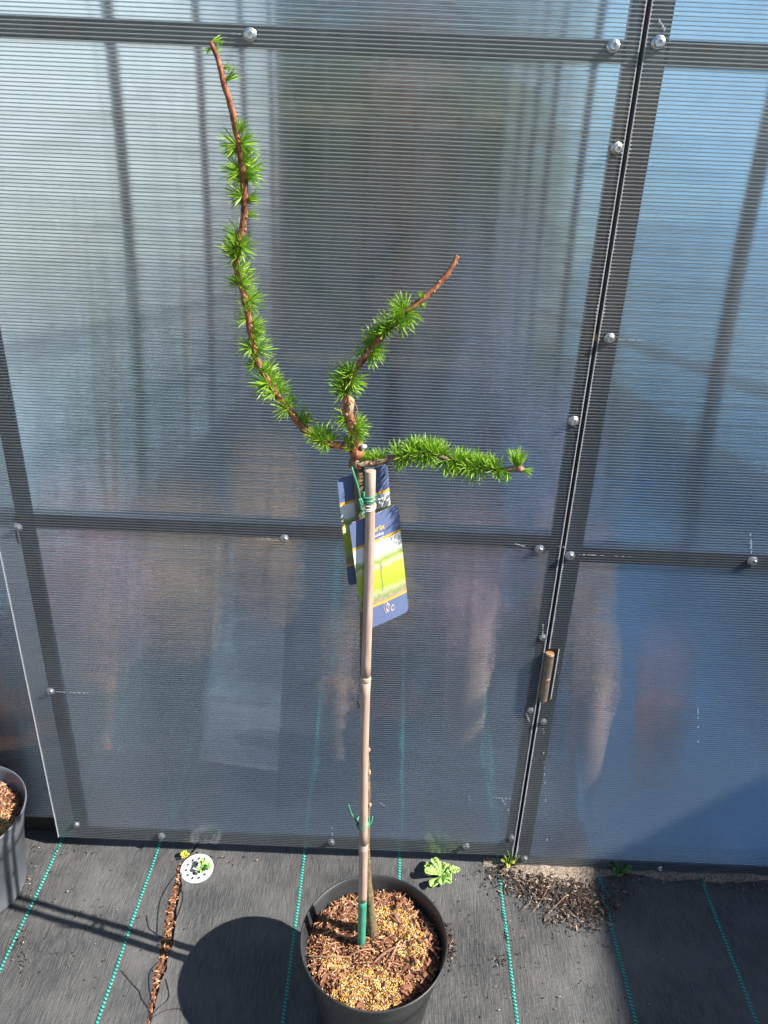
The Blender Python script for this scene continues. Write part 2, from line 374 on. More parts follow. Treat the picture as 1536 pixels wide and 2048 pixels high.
def stripe(parent, x0, y0, x1, y1):
    """marker yarn: a flat dark band with two staggered rows of raised teal stitches"""
    a = Vector((x0, y0, 0)); b = Vector((x1, y1, 0)); L = (b-a).length; d = (b-a)/L; s = Vector((-d.y, d.x, 0))
    mb = MB(); n = int(L/.0075); w = .0034
    def P(t, o, up):
        p = a + d*t + s*o + s*.0012*noise.noise((t*7, x0*9, 0)); return (p.x, p.y, fh(p.x, p.y) + up)
    for i in range(n):
        t0 = i*L/n; t1 = (i+1)*L/n; k = (t1-t0)*.42
        mb.quad(P(t0+k*1.1, w, .0010), P(t1-k*.15, w*.9, .0013), P(t1-k*.15-k*.5, -.0001, .0024), P(t0+k*.6, -.0001, .0024))
        mb.quad(P(t0+k*.1, -.0001, .0024), P(t1-k*1.1, -.0001, .0024), P(t1-k*.8, -w, .0010), P(t0+k*.4, -w, .0013))
        mb.quad(P(t0, w*.8, .0009), P(t0, -w*.8, .0009), P(t1, -w*.8, .0009), P(t1, w*.8, .0009))
    o = mb.build('marker_stripe', M['stripe'], parent); o.data.materials.append(M['stripe_dark'])
    for i, p in enumerate(o.data.polygons): p.material_index = 1 if i % 3 == 2 else 0
    return o
for p, l in ((fab_l, [(-.716, 1.309, -.727, .981), (-.477, 1.314, -.496, .904)]),
             (fab_r, [(-.160, 1.323, -.156, .918), (.082, 1.313, .074, .93), (.316, 1.263, .308, .937), (.560, 1.275, .546, .947), (.800, 1.273, .787, .957)])):
    for x0, y0, x1, y1 in l:
        sl = (x1-x0)/(y1-y0)
        stripe(p, x0 + sl*(.55-y0), .55, x0 + sl*(1.30-y0), 2.9)

# soil showing in the torn seam
mb = MB(); yy = [.55+.012*i for i in range(64)]
for y0, y1 in zip(yy, yy[1:]):
    for s0, s1 in ((-1.6, 0), (0, 1.6)):
        P = lambda y, s: (seam(y)+s*seam_gap(y), y, -.0035+.005*noise.noise((y*60, s*2, 1)))
        mb.quad(P(y0, s0), P(y0, s1), P(y1, s1), P(y1, s0))
o = mb.build('seam_soil', M['soil'], None, True); tag(o, kind='structure')

def add_chip(mb, p, L, w, t, yaw, pitch, roll=0):
    mt = Matrix.Translation(p) @ Matrix.Rotation(yaw, 4, 'Z') @ Matrix.Rotation(pitch, 4, 'Y') @ Matrix.Rotation(roll, 4, 'X')
    n = len(mb.v); pts = [(-L/2,0,0),(-L*.2,-w/2,0),(L*.3,-w*.42,0),(L/2,0,0),(L*.25,w/2,0),(-L*.3,w*.4,0)]
    for z in (-t/2, t/2): mb.v += [tuple(mt @ Vector((x, y, z + (t*.8 if abs(x) < L*.4 else 0)))) for x, y, _ in pts]
    mb.f.append(tuple(n+i for i in range(6))[::-1]); mb.f.append(tuple(n+6+i for i in range(6)))
    for i in range(6): mb.f.append((n+i, n+(i+1)%6, n+6+(i+1)%6, n+6+i))
def add_grain(mb, p, r):
    n = len(mb.v); q = [(r,0,0),(-r,0,0),(0,r,0),(0,-r,0),(0,0,r),(0,0,-r)]
    a = random.random()*3; ca, sa = math.cos(a), math.sin(a)
    mb.v += [(p[0]+x*ca-y*sa, p[1]+x*sa+y*ca, p[2]+z) for x, y, z in q]
    mb.f += [(n+a_, n+b_, n+c_) for a_, b_, c_ in ((0,2,4),(2,1,4),(1,3,4),(3,0,4),(2,0,5),(1,2,5),(3,1,5),(0,3,5))]

mb = MB()
for i in range(420):
    y = .6 + random.random()*.7; x = seam(y) + random.gauss(0, .45)*seam_gap(y)
    add_chip(mb, Vector((x, y, .0015)), random.uniform(.003, .012), random.uniform(.001, .003), .0008, random.random()*6.3, random.uniform(-.4, .4))
o = mb.build('seam_bark_shreds', M['chips']); tag(o, 'reddish bark shreds lying in the torn seam of the black fabric', 'bark shreds', kind='stuff')

# loose black threads along the torn edge
def thread(px):
    pts = [gnd(x, y) for x, y in px]; pts = smooth_path([(p.x, p.y, fh(p.x, p.y)+.0022) for p in pts], .006)
    MB().tube(pts, .0007, 5).build('loose_thread', M['thread'], fab_l, True)
thread([(360,1745),(335,1775),(322,1800),(317,1830),(315,1868)])
thread([(294,1832),(298,1855),(313,1868),(330,1880)])
thread([(243,1942),(265,1968),(280,1985),(284,1998),(300,2020)])
thread([(318,1925),(301,1945),(300,1975),(305,2000),(312,2020)])
thread([(332,1960),(338,1995),(318,2018),(300,2040)])
thread([(300,2045),(330,2022),(365,2020),(385,2045)])
thread([(352,1762),(366,1790),(362,1815),(352,1845)])

# sandy soil drifted against the foot of the right panel, and scattered litter
mb = MB(); nx, ny = 90, 12
x0, x1 = .27, 1.1
for j in range(ny+1):
    for i in range(nx+1):
        x = x0+(x1-x0)*i/nx; t = j/ny; wd = .045+.03*noise.noise((x*9, 2, 0)) + (.02 if .34 < x < .52 else -.008)
        y = 1.318-t*max(.012, wd); n = .006*noise.noise((x*40, y*40, 0))+.003*noise.noise((x*110, y*110, 4))
        mb.v.append((x, y, fh(x, y)-.002+(1-t)**.8*(.012+n)*(.5+.5*min(1, (x-x0)*18))))
for j in range(ny):
    for i in range(nx): a = j*(nx+1)+i; mb.f.append((a, a+nx+1, a+nx+2, a+1))
o = mb.build('drifted_soil', M['sand'], None, True); tag(o, 'pale sandy soil drifted against the foot of the right panel', 'soil', kind='stuff')
mb = MB()
def litter(cx, cy, sx, sy, n, lo=.003, hi=.013):
    for i in range(n):
        p = gnd(random.gauss(cx, sx), random.gauss(cy, sy))
        if p.y > 1.30: continue
        add_chip(mb, Vector((p.x, p.y, fh(p.x, p.y)+random.uniform(.001, .006))), random.uniform(lo*.7, hi*1.1), random.uniform(.0008, .0034), .0009, random.random()*6.3, random.uniform(-.5, .5), random.uniform(-.4, .4))
litter(1150, 1805, 30, 24, 800); litter(1075, 1775, 34, 16, 520); litter(1195, 1825, 22, 18, 160); litter(1015, 1745, 28, 14, 200)
litter(1240, 1780, 26, 22, 120, .002, .008); litter(1360, 1752, 60, 8, 130, .002, .008); litter(1480, 1770, 40, 8, 70, .002, .008)
litter(900, 1895, 5, 22, 110, .002, .007); litter(1002, 1925, 6, 10, 30, .002, .006); litter(1300, 1900, 160, 90, 130, .001, .004)
litter(430, 1720, 40, 10, 50, .002, .006); litter(160, 1850, 90, 70, 90, .001, .005); litter(1000, 1900, 120, 90, 140, .001, .004); litter(45, 1890, 12, 30, 60, .001, .005)
litter(130, 1700, 60, 8, 50, .002, .005); litter(700, 1710, 90, 6, 40, .002, .008); litter(50, 1760, 12, 18, 60, .001, .005)
o = mb.build('dry_litter', M['debris']); tag(o, 'dry bark and leaf litter scattered on the black fabric', 'litter', kind='stuff')

# ------------------------------------------------------------------ greenhouse
GX0, GX1, GY1, GH = -1.45, 1.25, 12.0, 2.95
gh = empty('greenhouse', (-.1, WALL_Y, 0)); INV = Matrix.Translation((.1, -WALL_Y, 0))
tag(gh, 'ribbed clear polycarbonate greenhouse with dark steel frame and a hinged door', 'greenhouse')
def fix(o):
    o.matrix_parent_inverse = Matrix(); return o
def G(name, parent=None):                       # sub-empties sit at the greenhouse origin so that all parts keep world coordinates
    e = bpy.data.objects.new(name, None); COL.objects.link(e); e.parent = parent or gh
    e.empty_display_size = .05
    if parent is None: e.location = (.1, -WALL_Y, 0)
    return e
PITCH_RIB, THK = .0055, .004
def rect_mesh(rects, y): 
    mb = MB()
    for x0, x1, z0, z1 in rects: mb.quad((x0, y, z0), (x1, y, z0), (x1, y, z1), (x0, y, z1))
    return mb
def sheet(parent, rects, y, edges=()):
    rect_mesh(rects, y).build('outer_skin', M['skin'], parent)
    rect_mesh(rects, y+THK).build('inner_skin', M['skin_in'], parent)
    mb = MB()
    for x0, x1, z0, z1 in rects:
        k = math.ceil((z0+.0004)/PITCH_RIB)
        while k*PITCH_RIB < z1-.0004:
            z = k*PITCH_RIB; mb.box(x0+.0002, x1-.0002, y+.0002, y+THK-.0002, z-.00022, z+.00022); k += 1
    tag(mb.build('sheet_ribs', M['rib'], parent), kind='stuff')
    mb = MB()                                    # thickened roots where each rib meets the outer skin
    for x0, x1, z0, z1 in rects:
        k = math.ceil((z0+.001)/PITCH_RIB)
        while k*PITCH_RIB < z1-.001:
            z = k*PITCH_RIB; n = len(mb.v); k += 1
            for x in (x0+.0002, x1-.0002): mb.v += [(x, y+.0001, z-.0010), (x, y+.0001, z+.0010), (x, y+.0011, z+.0003), (x, y+.0011, z-.0003)]
            mb.f += [(n, n+4, n+5, n+1), (n+1, n+5, n+6, n+2), (n+3, n+7, n+4, n)]
    tag(mb.build('rib_roots', M['rib_root'], parent), kind='stuff')
    mb = MB()
    for x, s, z0, z1 in edges:                   # frosted saw-cut ends of the cells
        k = math.ceil(z0/PITCH_RIB); prev = .001
        while k*PITCH_RIB < z1:
            z = k*PITCH_RIB; w = .0012+.0012*abs(noise.noise((z*60, x*10, 0)))+(.004*max(0, noise.noise((z*25, 4, x*3))-.25))
            a, b = (x, x+s*w) if s > 0 else (x+s*w, x)
            mb.box(a, b, y-.0004, y+THK*.9, z-.0012, z+.0012); k += 1
        a, b = (x-s*.0006, x+s*.0005); a, b = min(a, b), max(a, b)
        mb.box(a, b, y-.0003, y+.0012, z0, z1)
    if edges: tag(mb.build('cut_edge', M['edge'], parent), kind='stuff')
def tube_bar(parent, name, x0, x1, y0, y1, z0, z1, mat='steel'):
    return bevel(MB().box(x0, x1, y0, y1, z0, z1).build(name, M[mat], parent), .003)

# screw with washer, axis along -Y
def screw_mesh():
    mb = MB(); prof = [(0, .0), (.0082, .0), (.0082, .0012), (.0066, .0024), (.0056, .0026)]
    n = 16; base = 0
    def ring(r, d, n=16, ph=0, pts=None): 
        i = len(mb.v); mb.v.extend([(r*math.cos(2*math.pi*k/n+ph), -d, r*math.sin(2*math.pi*k/n+ph)) for k in range(n)]); return i
    rs = [ring(r, d) for r, d in prof[1:]]
    hx = []
    for r, d in ((.0050, .0026), (.0050, .0068), (.0043, .0078), (.0026, .0078), (.0024, .0050)):
        i = len(mb.v)
        for k in range(18):
            th = 2*math.pi*k/18; rr = r
            if r >= .0045: rr = r/ max(math.cos(((th % (math.pi/3)) - math.pi/6)), .86)
            mb.v.append((rr*math.cos(th), -d, rr*math.sin(th)))
        hx.append(i)
    for a, b in zip(rs, rs[1:]):
        for k in range(16): mb.f.append((a+k, a+(k+1)%16, b+(k+1)%16, b+k))
    mb.f.append(tuple(rs[-1]+k for k in range(16)))
    for a, b in zip(hx, hx[1:]):
        for k in range(18): mb.f.append((a+k, a+(k+1)%18, b+(k+1)%18, b+k))
    mb.f.append(tuple(hx[-1]+k for k in range(18)))
    return mb.me('screw', M['zinc'])
SCREW = screw_mesh()
def screw(parent, px, py, y, s=1.0):
    p = dep(px, py, y); o = link('screw', SCREW, parent, (p.x, y-.0002, p.z)); o.scale = (s*1.12, s*.9, s*1.12)
    o.rotation_euler = (random.uniform(-.12, .12), random.random()*6, random.uniform(-.12, .12))
    return p

DB, DT = .034, 2.06
door = G('door'); tag(door, 'large ribbed polycarbonate door hung on rusty hinges')
DX0, DX1 = -.729, .3335
sheet(door, [(DX0, DX1, DB, DT)], WALL_Y, [(DX1, -1, DB, DT), (DX0, 1, DB, DT)])
FY0, FY1 = WALL_Y+THK+.0006, WALL_Y+THK+.0306
tube_bar(door, 'stile', -.688, -.660, FY0, FY0+.022, DB+.012, DT)
tube_bar(door, 'stile', .315, .3315, FY0, FY0+.020, DB+.012, DT)
def rail(parent, x0, x1, z0, z1): tube_bar(parent, 'rail', x0, x1, FY0+.001, FY1-.001, z0, z1)
rail(door, -.6598, .3148, DB+.0125, DB+.0425)
rail(door, -.6598, .3148, .852, .884)
rail(door, -.6598, .3148, 1.650, 1.680)
rail(door, -.6598, .3148, DT-.032, DT-.002)
for px, py, s in [(500,70,1.05),(1226,93,1.05),(1233,297,1),(1147,842,1),(36,1054,.95),(569,1077,.9),(1079,1098,1),(1086,1275,.85),(1061,1420,.75),(102,1382,.9),(153,1648,.9),(323,1671,1),(663,1683,.95),(932,1691,.95),(1023,1675,.85)]:
    screw(door, px, py, WALL_Y, s)
# rust bleeding round some door screws, thin stained patches on the tubes behind
# fixed panel right of the gap, with a notch for the hinge
rp = G('front_panel'); tag(rp, 'fixed polycarbonate panel right of the door')
RX0, RX1 = .3415, 1.25
nz0, nz1 = dep(1090,1398).z, dep(1100,1298).z; nxr = dep(1104,1345).x+.006
sheet(rp, [(nxr, RX1, .004, GH), (RX0, nxr, .004, nz0), (RX0, nxr, nz1, GH)], WALL_Y-.0005, [(RX0, 1, .01, nz0), (RX0, 1, nz1, 2.06), (nxr, 1, nz0, nz1)])
tube_bar(rp, 'post', RX0+.002, RX0+.034, FY0, FY1+.01, 0, GH)
tube_bar(rp, 'post', 1.205, 1.248, FY0, FY1+.01, 0, GH)
tube_bar(rp, 'rail', RX0+.0342, 1.2048, FY0+.001, FY1, .828, .862)
tube_bar(rp, 'rail', RX0+.0342, 1.2048, FY0+.001, FY1, 1.648, 1.682)
tube_bar(rp, 'rail', RX0+.0342, 1.2048, FY0+.001, FY1, .006, .040)
for px, py, s in [(1316,86,1.1),(1219,677,1),(1140,1111,1),(1505,1122,1.05),(1087,1443,.8),(1049,1716,.9),(1320,1737,.95)]:
    screw(rp, px, py, WALL_Y-.0005, s)
MB().box(DX1-.006, RX0+.004, FY1+.0105, FY1+.014, 0, 2.06).build('dark_gap_strip', M['rubber'], rp)  # black strip added behind the gap to make it read dark
# fixed panel left of the door, set back
lp = G('front_panel'); tag(lp, 'fixed polycarbonate panel left of the door, set back behind it')
LY = WALL_Y+.040
sheet(lp, [(-1.45, -.70, .05, GH)], LY, [])
tube_bar(lp, 'post', -1.445, -1.405, LY+THK+.001, LY+THK+.03, 0, GH)
tube_bar(lp, 'rail', -1.4048, -.70, LY+THK+.001, LY+THK+.03, .84, .875)
tube_bar(lp, 'sill_board', -1.45, -.70, LY+.006, LY+.02, -.02, .055, 'rubber')
# panel above the door
tp = G('front_panel'); tag(tp, 'fixed polycarbonate panel above the door')
sheet(tp, [(DX0+.03, DX1+.0075, 2.066, GH)], WALL_Y+.0005, [])
tube_bar(tp, 'rail', -.70, .342, FY0, FY1, 2.068, 2.10)

# hinge: two knuckles and a leaf
hg = empty('hinge', (0, 0, 0), door); tag(hg, 'rusty weld-on hinge with two barrels')
a, b = dep(1099, 1309, WALL_Y-.008), dep(1085, 1402, WALL_Y-.008); mid = a.lerp(b, .5)
hx = (a.x+b.x)/2+.001
for z0, z1 in ((b.z, mid.z-.0006), (mid.z+.0006, a.z)):
    MB().lathe([(0, 0), (.0086, 0), (.0094, .001), (.0094, z1-z0-.001), (.0086, z1-z0), (0, z1-z0)], 20).build('barrel', M['hinge'], hg, False, (hx, WALL_Y-.004, z0))
MB().lathe([(0, 0), (.0082, 0), (.0082, .0008), (0, .0008)], 16).build('pin_cap', M['rust'], hg, False, (hx, WALL_Y-.004, a.z+.0001))
bevel(MB().box(hx-.004, hx+.0165, WALL_Y+.0052, WALL_Y+.0085, b.z, a.z).build('leaf', M['rubber'], hg), .001)

# pale scratches and dried drips on the outer skin beside the screws
def scratch(parent, x0, y0, x1, y1, n, seed):
    rng = random.Random(seed); mb = MB(); a, b = dep(x0, y0), dep(x1, y1); yy = WALL_Y-.0011
    for i in range(n):
        p = a.lerp(b, rng.random()); w = rng.uniform(.0006, .0028); h = rng.uniform(.0004, .0009)
        if abs(y1-y0) > abs(x1-x0): w, h = h*1.3, w*1.4
        mb.box(p.x-w, p.x+w, yy, yy+.0003, p.z-h, p.z+h)
    tag(mb.build('scratch_marks', M['edge'], parent), kind='stuff')
for i, q in enumerate(((112,1383,182,1386,14), (1030,1087,1076,1100,8), (1086,1248,1085,1270,7), (1108,1090,1150,1098,4), (520,1076,560,1080,6), (455,66,485,69,5), (1052,1425,1060,1445,6), (664,1655,665,1675,5), (985,1595,1020,1597,7), (1000,1590,1020,1625,5), (760,1605,768,1610,4), (935,1590,940,1600,4))): scratch(door, *q, 70+i)
for i, q in enumerate(((1235,678,1290,681,12), (1150,1108,1260,1113,10), (1500,1060,1503,1110,7), (1318,40,1330,60,5), (1084,1450,1088,1465,4), (1395,1330,1396,1490,9), (1085,1450,1095,1700,10))): scratch(rp, *q, 90+i)
# rust stains on the sheet and tubes near screws
def stain(parent, px, py, y, w, h):
    p = dep(px, py, y); mb = MB(); n = 14; c = (p.x, y, p.z); pts = []
    for k in range(n):
        th = 2*math.pi*k/n; r = 1+.45*noise.noise((px*.1+math.cos(th), py*.1+math.sin(th), 0)); pts.append((p.x+w*r*math.cos(th), y, p.z+h*r*math.sin(th)))
    for k in range(n): mb.tri(c, pts[k], pts[(k+1)%n])
    mb.build('rust_stain', M['rust'], parent)
for px, py, w, h in [(36,1038,.012,.006),(34,1075,.003,.014),(1085,1100,.012,.006),(1064,1098,.009,.004),(112,1398,.005,.012),(300,1668,.05,.003),(640,1682,.04,.003),(1190,676,.006,.006)]:
    stain(door, px, py, FY0-.0003 if px != 1190 else FY0+.0008, w, h)
stain(rp, 1208, 677, FY0-.0003, .007, .003); stain(rp, 1485, 1122, FY0-.0003, .014, .006)

# rest of the house: posts, side walls, roof, far end
LP = [2.6, 5.0, 7.2, 9.2, 11.2]; RP = [1.75, 3.25, 5.0, 6.6, 8.1, 9.2, 10.3]
for y in LP: tube_bar(gh, 'side_post', GX0, GX0+.045, y, y+.045, 0, GH).location = (.1, -WALL_Y, 0)
for y in RP: tube_bar(gh, 'side_post', GX1-.045, GX1, y, y+.045, 0, GH).location = (.1, -WALL_Y, 0)
for z in (.05, 1.05, GH-.04):
    for x in (GX0+.046, GX1-.09): tube_bar(gh, 'side_rail', x, x+.04, 1.36, GY1, z-.02, z+.02).location = (.1, -WALL_Y, 0)
for x in (GX0-.006, GX1+.006):
    MB().quad((x, 1.36, 0), (x, GY1, 0), (x, GY1, GH), (x, 1.36, GH)).build('side_wall', M['dusty_sheet' if x < 0 else 'right_sheet'], gh, False, (.1, -WALL_Y, 0))
xm = (GX0+GX1)/2; RH = GH+.75
for s, x in ((-1, GX0), (1, GX1)):
    MB().quad((x+s*.1, 1.2, GH), (x+s*.1, GY1+.1, GH), (xm+s*.003, GY1+.1, RH), (xm+s*.003, 1.2, RH)).build('roof_sheet', M['far_sheet'], gh, False, (.1, -WALL_Y, 0))
for y in [1.32] + [2.35+2.05*i for i in range(5)]:
    for s, x in ((-1, GX0), (1, GX1)):
        MB().tube([(x, y, GH-.03), (xm, y, RH-.04)], .022, 6).build('rafter', M['steel'], gh, False, (.1, -WALL_Y, 0))
MB().quad((GX0, GY1, 0), (GX1, GY1, 0), (GX1, GY1, GH), (GX0, GY1, GH)).build('end_wall', M['far_sheet'], gh, False, (.1, -WALL_Y, 0))
for x in (GX0, -.9, -.35, .2, .75, GX1-.05): tube_bar(gh, 'end_post', x, x+.05, GY1-.06, GY1-.01, 0, GH).location = (.1, -WALL_Y, 0)

# ------------------------------------------------------------------ inside the greenhouse: potted plants seen through the sheet
def foliage_crown(name, mat, parent, c, rx, ry, rz, n, leaf, seed):
    rng = random.Random(seed); mb = MB()
    for i in range(n):
        while True:
            p = Vector((rng.uniform(-1, 1), rng.uniform(-1, 1), rng.uniform(-1, 1)))
            if .15 < p.length < 1 and noise.noise(p*2.2+Vector((seed, 0, 0))) > -.28: break
        q = Vector((c[0]+p.x*rx, c[1]+p.y*ry, c[2]+p.z*rz))
        d = Vector((rng.gauss(0, 1), rng.gauss(0, 1), rng.gauss(0, 1))).normalized(); e = d.orthogonal().normalized()*leaf*rng.uniform(.5, 1); d = d*leaf*rng.uniform(.7, 1.3)
        mb.quad(q-d*.5, q+e*.4, q+d*.5, q-e*.4)
    return mb.build(name, mat, parent)
def potted(name, label, x, y, h, r, mat, seed, potr=.11, poth=.18, n=900, leaf=.035, cat='plant'):
    e = empty(name, (x, y, .004)); e.location.z = .014; tag(e, label, cat, 'plants kept inside the greenhouse')
    MB().lathe([(0, .0), (potr*.78, 0), (potr, poth), (potr*.94, poth), (potr*.9, poth-.03), (0, poth-.03)], 20).build('pot', M['pot'], e)
    MB().tube([(0, 0, poth-.04), (.01, 0, poth+h*.3), (0, .01, poth+h*.75)], [.014, .010, .005], 6).build('stem', M['trunk'], e)
    foliage_crown('crown', mat, e, (0, 0, poth+h*.5), r, r, h*.52, n, leaf, seed)
PL = [('shrub', 'pink flowering shrub just inside the panel left of the door', -1.03, 1.74, .62, .31, 'fol_pink', .08),
      ('shrub', 'pale pink shrub behind the left stile of the door', -.80, 1.95, .45, .20, 'fol_pink', .13),
      ('heather', 'orange leaved heather behind the lower left of the door sheet', -.60, 2.15, .32, .15, 'fol_orange', .11),
      ('heather', 'rust coloured heather beside the orange one behind the door', -.38, 2.45, .34, .14, 'fol_orange', .11),
      ('conifer', 'dark green conifer behind the door left of the walkway', -.95, 2.7, 1.0, .28, 'fol_dark', .15),
      ('shrub', 'grey green shrub against the left side wall', -1.12, 3.4, 1.05, .34, 'fol_grey', .15),
      ('conifer', 'dark conifer behind the grey green shrub', -1.05, 4.5, 1.25, .38, 'fol_dark', .16),
      ('shrub', 'dull red leaved shrub far down the left side', -1.0, 5.8, 1.2, .40, 'fol_red', .16),
      ('conifer', 'broad dark conifer at the far left end', -.95, 7.6, 1.6, .48, 'fol_dark', .18),
      ('heather', 'orange heather behind the bamboo stake inside the greenhouse', .02, 2.25, .28, .14, 'fol_orange', .11),
      ('heather', 'pink heather right of the bamboo stake inside the greenhouse', .26, 2.15, .30, .15, 'fol_pink', .11),
      ('shrub', 'purple flowering shrub behind the right half of the door', .42, 3.6, .95, .20, 'fol_purple', .13),
      ('shrub', 'orange leaved shrub behind the hinge', .52, 2.05, .34, .15, 'fol_orange', .12),
      ('shrub', 'lilac shrub right of the hinge and behind the terracotta pots', .56, 2.6, .50, .17, 'fol_purple', .13),
      ('conifer', 'dark green conifer near the right side wall', .95, 3.6, .62, .26, 'fol_dark', .14),
      ('shrub', 'grey green shrub on the right side of the walkway', .85, 4.6, .75, .30, 'fol_grey', .14),
      ('conifer', 'dark conifer far down the right side', .75, 6.4, 1.3, .40, 'fol_dark', .16),
      ('shrub', 'dull red shrub in the middle of the far walkway', .10, 7.2, 1.0, .42, 'fol_red', .16),
      ('conifer', 'tall dark conifer by the end wall', -.2, 10.2, 2.0, .75, 'fol_dark', .2),
      ('shrub', 'grey shrub in front of the end wall', .55, 9.4, 1.5, .55, 'fol_grey', .18)]
for i, (nm, lb, x, y, h, r, mt, pr_) in enumerate(PL):
    potted(nm, lb, x, y, h, r, M[mt], 11+i, pr_, pr_*1.55, 2500 if y > 5 else 4200, .022 if y > 5 else .012)
# fabric floor of the house, indoor shade put into its dark colour, with its own marker stripes
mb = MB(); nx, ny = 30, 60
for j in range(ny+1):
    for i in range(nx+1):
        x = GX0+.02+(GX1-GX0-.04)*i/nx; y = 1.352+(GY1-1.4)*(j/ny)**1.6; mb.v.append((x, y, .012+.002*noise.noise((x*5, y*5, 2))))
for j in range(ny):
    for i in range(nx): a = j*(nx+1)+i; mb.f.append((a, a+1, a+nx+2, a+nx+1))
fl = mb.build('greenhouse_floor', M['shaded_fabric'], None, True); tag(fl, kind='structure')
for x in (-.72, -.485, -.158, .078, .312, .555, .795):
    MB().box(x-.0032, x+.0032, 1.353, 3.0, .0125, .0155).build('marker_stripe', M['stripe'], fl)
# blue plastic groundsheet spread on the shaded floor on the right
mb = MB(); nx, ny = 40, 70
for j in range(ny+1):
    for i in range(nx+1):
        y = 1.362+2.5*j/ny; e0 = .53+.05*noise.noise((y*2.2, 1, 0))+.02*noise.noise((y*9, 4, 0)); x = e0+(1.19-e0)*i/nx
        mb.v.append((x, y, .019+.010*abs(noise.noise((x*8, y*2.2, 3)))+.005*noise.noise((x*26, y*7, 5))))
for j in range(ny):
    for i in range(nx): a = j*(nx+1)+i; mb.f.append((a, a+1, a+nx+2, a+nx+1))
o = mb.build('groundsheet', M['barrel'], None, True); tag(o, 'blue plastic groundsheet spread on the floor behind the fixed right panel', 'groundsheet')
# terracotta pots, stood on the floor where their feet show through the sheet
def terracotta(px, ytop, ybot, w, label, fol):
    b = gnd(px, ybot, .014); t = dep(px, ytop, b.y); h = max(.10, t.z-.014); r = w/2*(Vector((b.x, b.y, b.z-CAM_H)).dot(_f))/FPX
    e = empty('terracotta_pot', (b.x, b.y, .014)); tag(e, label, 'terracotta pot', 'terracotta pots inside the greenhouse')
    MB().lathe([(0, 0), (r*.86, 0), (r*.97, h-.035), (r*.97, h-.034), (r*1.06, h-.033), (r*1.08, h), (r*.98, h), (r*.94, h-.02), (0, h-.02)], 28).build('pot_wall', M['terracotta'], e)
    MB().lathe([(0, 0), (r*.93, -.001)], 20).build('soil', M['soil'], e, False, (0, 0, h-.018))
    foliage_crown('crown', M[fol], e, (0, 0, h+r*.35), r*1.25, r*1.25, r*1.0, 2600, .010, int(px))
for q in ((1145, 1310, 1485, 74, 'terracotta pot of heather behind the fixed panel beside the hinge', 'fol_orange'), (1280, 1330, 1445, 92, 'wide terracotta pot of heather standing on the edge of the blue groundsheet', 'fol_pink'),
          (1058, 1120, 1345, 46, 'tall slim terracotta pot of heather behind the door stile above the hinge', 'fol_orange'), (915, 1215, 1425, 84, 'tall terracotta pot of heather behind the right half of the door', 'fol_pink'),
          (238, 1270, 1365, 66, 'small terracotta pot of heather behind the lower left of the door', 'fol_orange'), (680, 1285, 1390, 66, 'small terracotta pot of heather just left of the bamboo stake', 'fol_orange'),
          (28, 1170, 1470, 84, 'tallest terracotta pot of heather behind the panel left of the door', 'fol_pink'), (128, 1215, 1345, 60, 'terracotta pot of heather behind the left stile of the door', 'fol_pink')): terracotta(*q)
# grey paving slabs standing in for a band of sunlight across the floor
pa, pb = gnd(455, 1690), gnd(545, 1040)
pa.y = max(pa.y, 1.375)
for i in range(7):
    c = pa.lerp(pb, (i+.5)/7); L = (pb-pa).length/7; o = bevel(MB().box(-.11, .11, -L*.49, L*.49, 0, .012).build('sunlit_slab', M['sunlit'], None, False, (c.x, c.y, .014)), .004)
    o.rotation_euler.z = -math.atan2(pb.x-pa.x, pb.y-pa.y)+.02*math.sin(i*1.7)
    tag(o, 'grey paving slab standing in for a band of light on the greenhouse floor', 'paving slab', 'slabs of the light band on the greenhouse floor')

# ------------------------------------------------------------------ outside, beyond the house
def tree(x, y, h, r, mat, label, seed, n=7000):
    e = empty('tree', (x, y, -.06)); tag(e, label, 'tree', 'trees beyond the greenhouse')
    MB().tube([(0, 0, 0), (.1, .05, h*.35), (0, .1, h*.8)], [.16, .12, .04], 8).build('trunk', M['bark_old'], e)
    foliage_crown('crown', mat, e, (0, 0, h*.5), r, r, h*.52, n, .16, seed)
tree(-1.3, 15.5, 4.4, 1.7, M['fol_dark'], 'dark round tree behind the far end of the greenhouse', 50)
tree(1.2, 15.2, 4.2, 1.5, M['fol_dark'], 'dark tree behind the right corner of the far end', 51)
tree(.0, 18.5, 5.6, 2.0, M['fol_red'], 'copper leaved tree behind the dark trees', 52)

# neighbouring polytunnel beyond the right side wall
pt_ = empty('polytunnel', (4.9, 10.0, -.06)); tag(pt_, 'pale blue film polytunnel standing right of the greenhouse', 'polytunnel')
arc = [(1.75*math.cos(a), 2.5*math.sin(a)**.8) for a in [math.pi*k/24 for k in range(25)]]
mb = MB()
for (xa, za), (xb, zb) in zip(arc, arc[1:]): mb.quad((xa, -5.2, za), (xb, -5.2, zb), (xb, 8, zb), (xa, 8, za))
mb.build('film', M['film'], pt_, True)
mb = MB(); mb.v = [(x, -5.2, z) for x, z in arc]; mb.f = [tuple(range(len(arc)))]; mb.build('end_film', M['film'], pt_)
for y in (-5.18, -3.2, -1.2, .8, 2.8, 4.8, 6.8): MB().tube([(x*.985, y, z*.985) for x, z in arc], .02, 6).build('hoop', M['steel'], pt_, True)

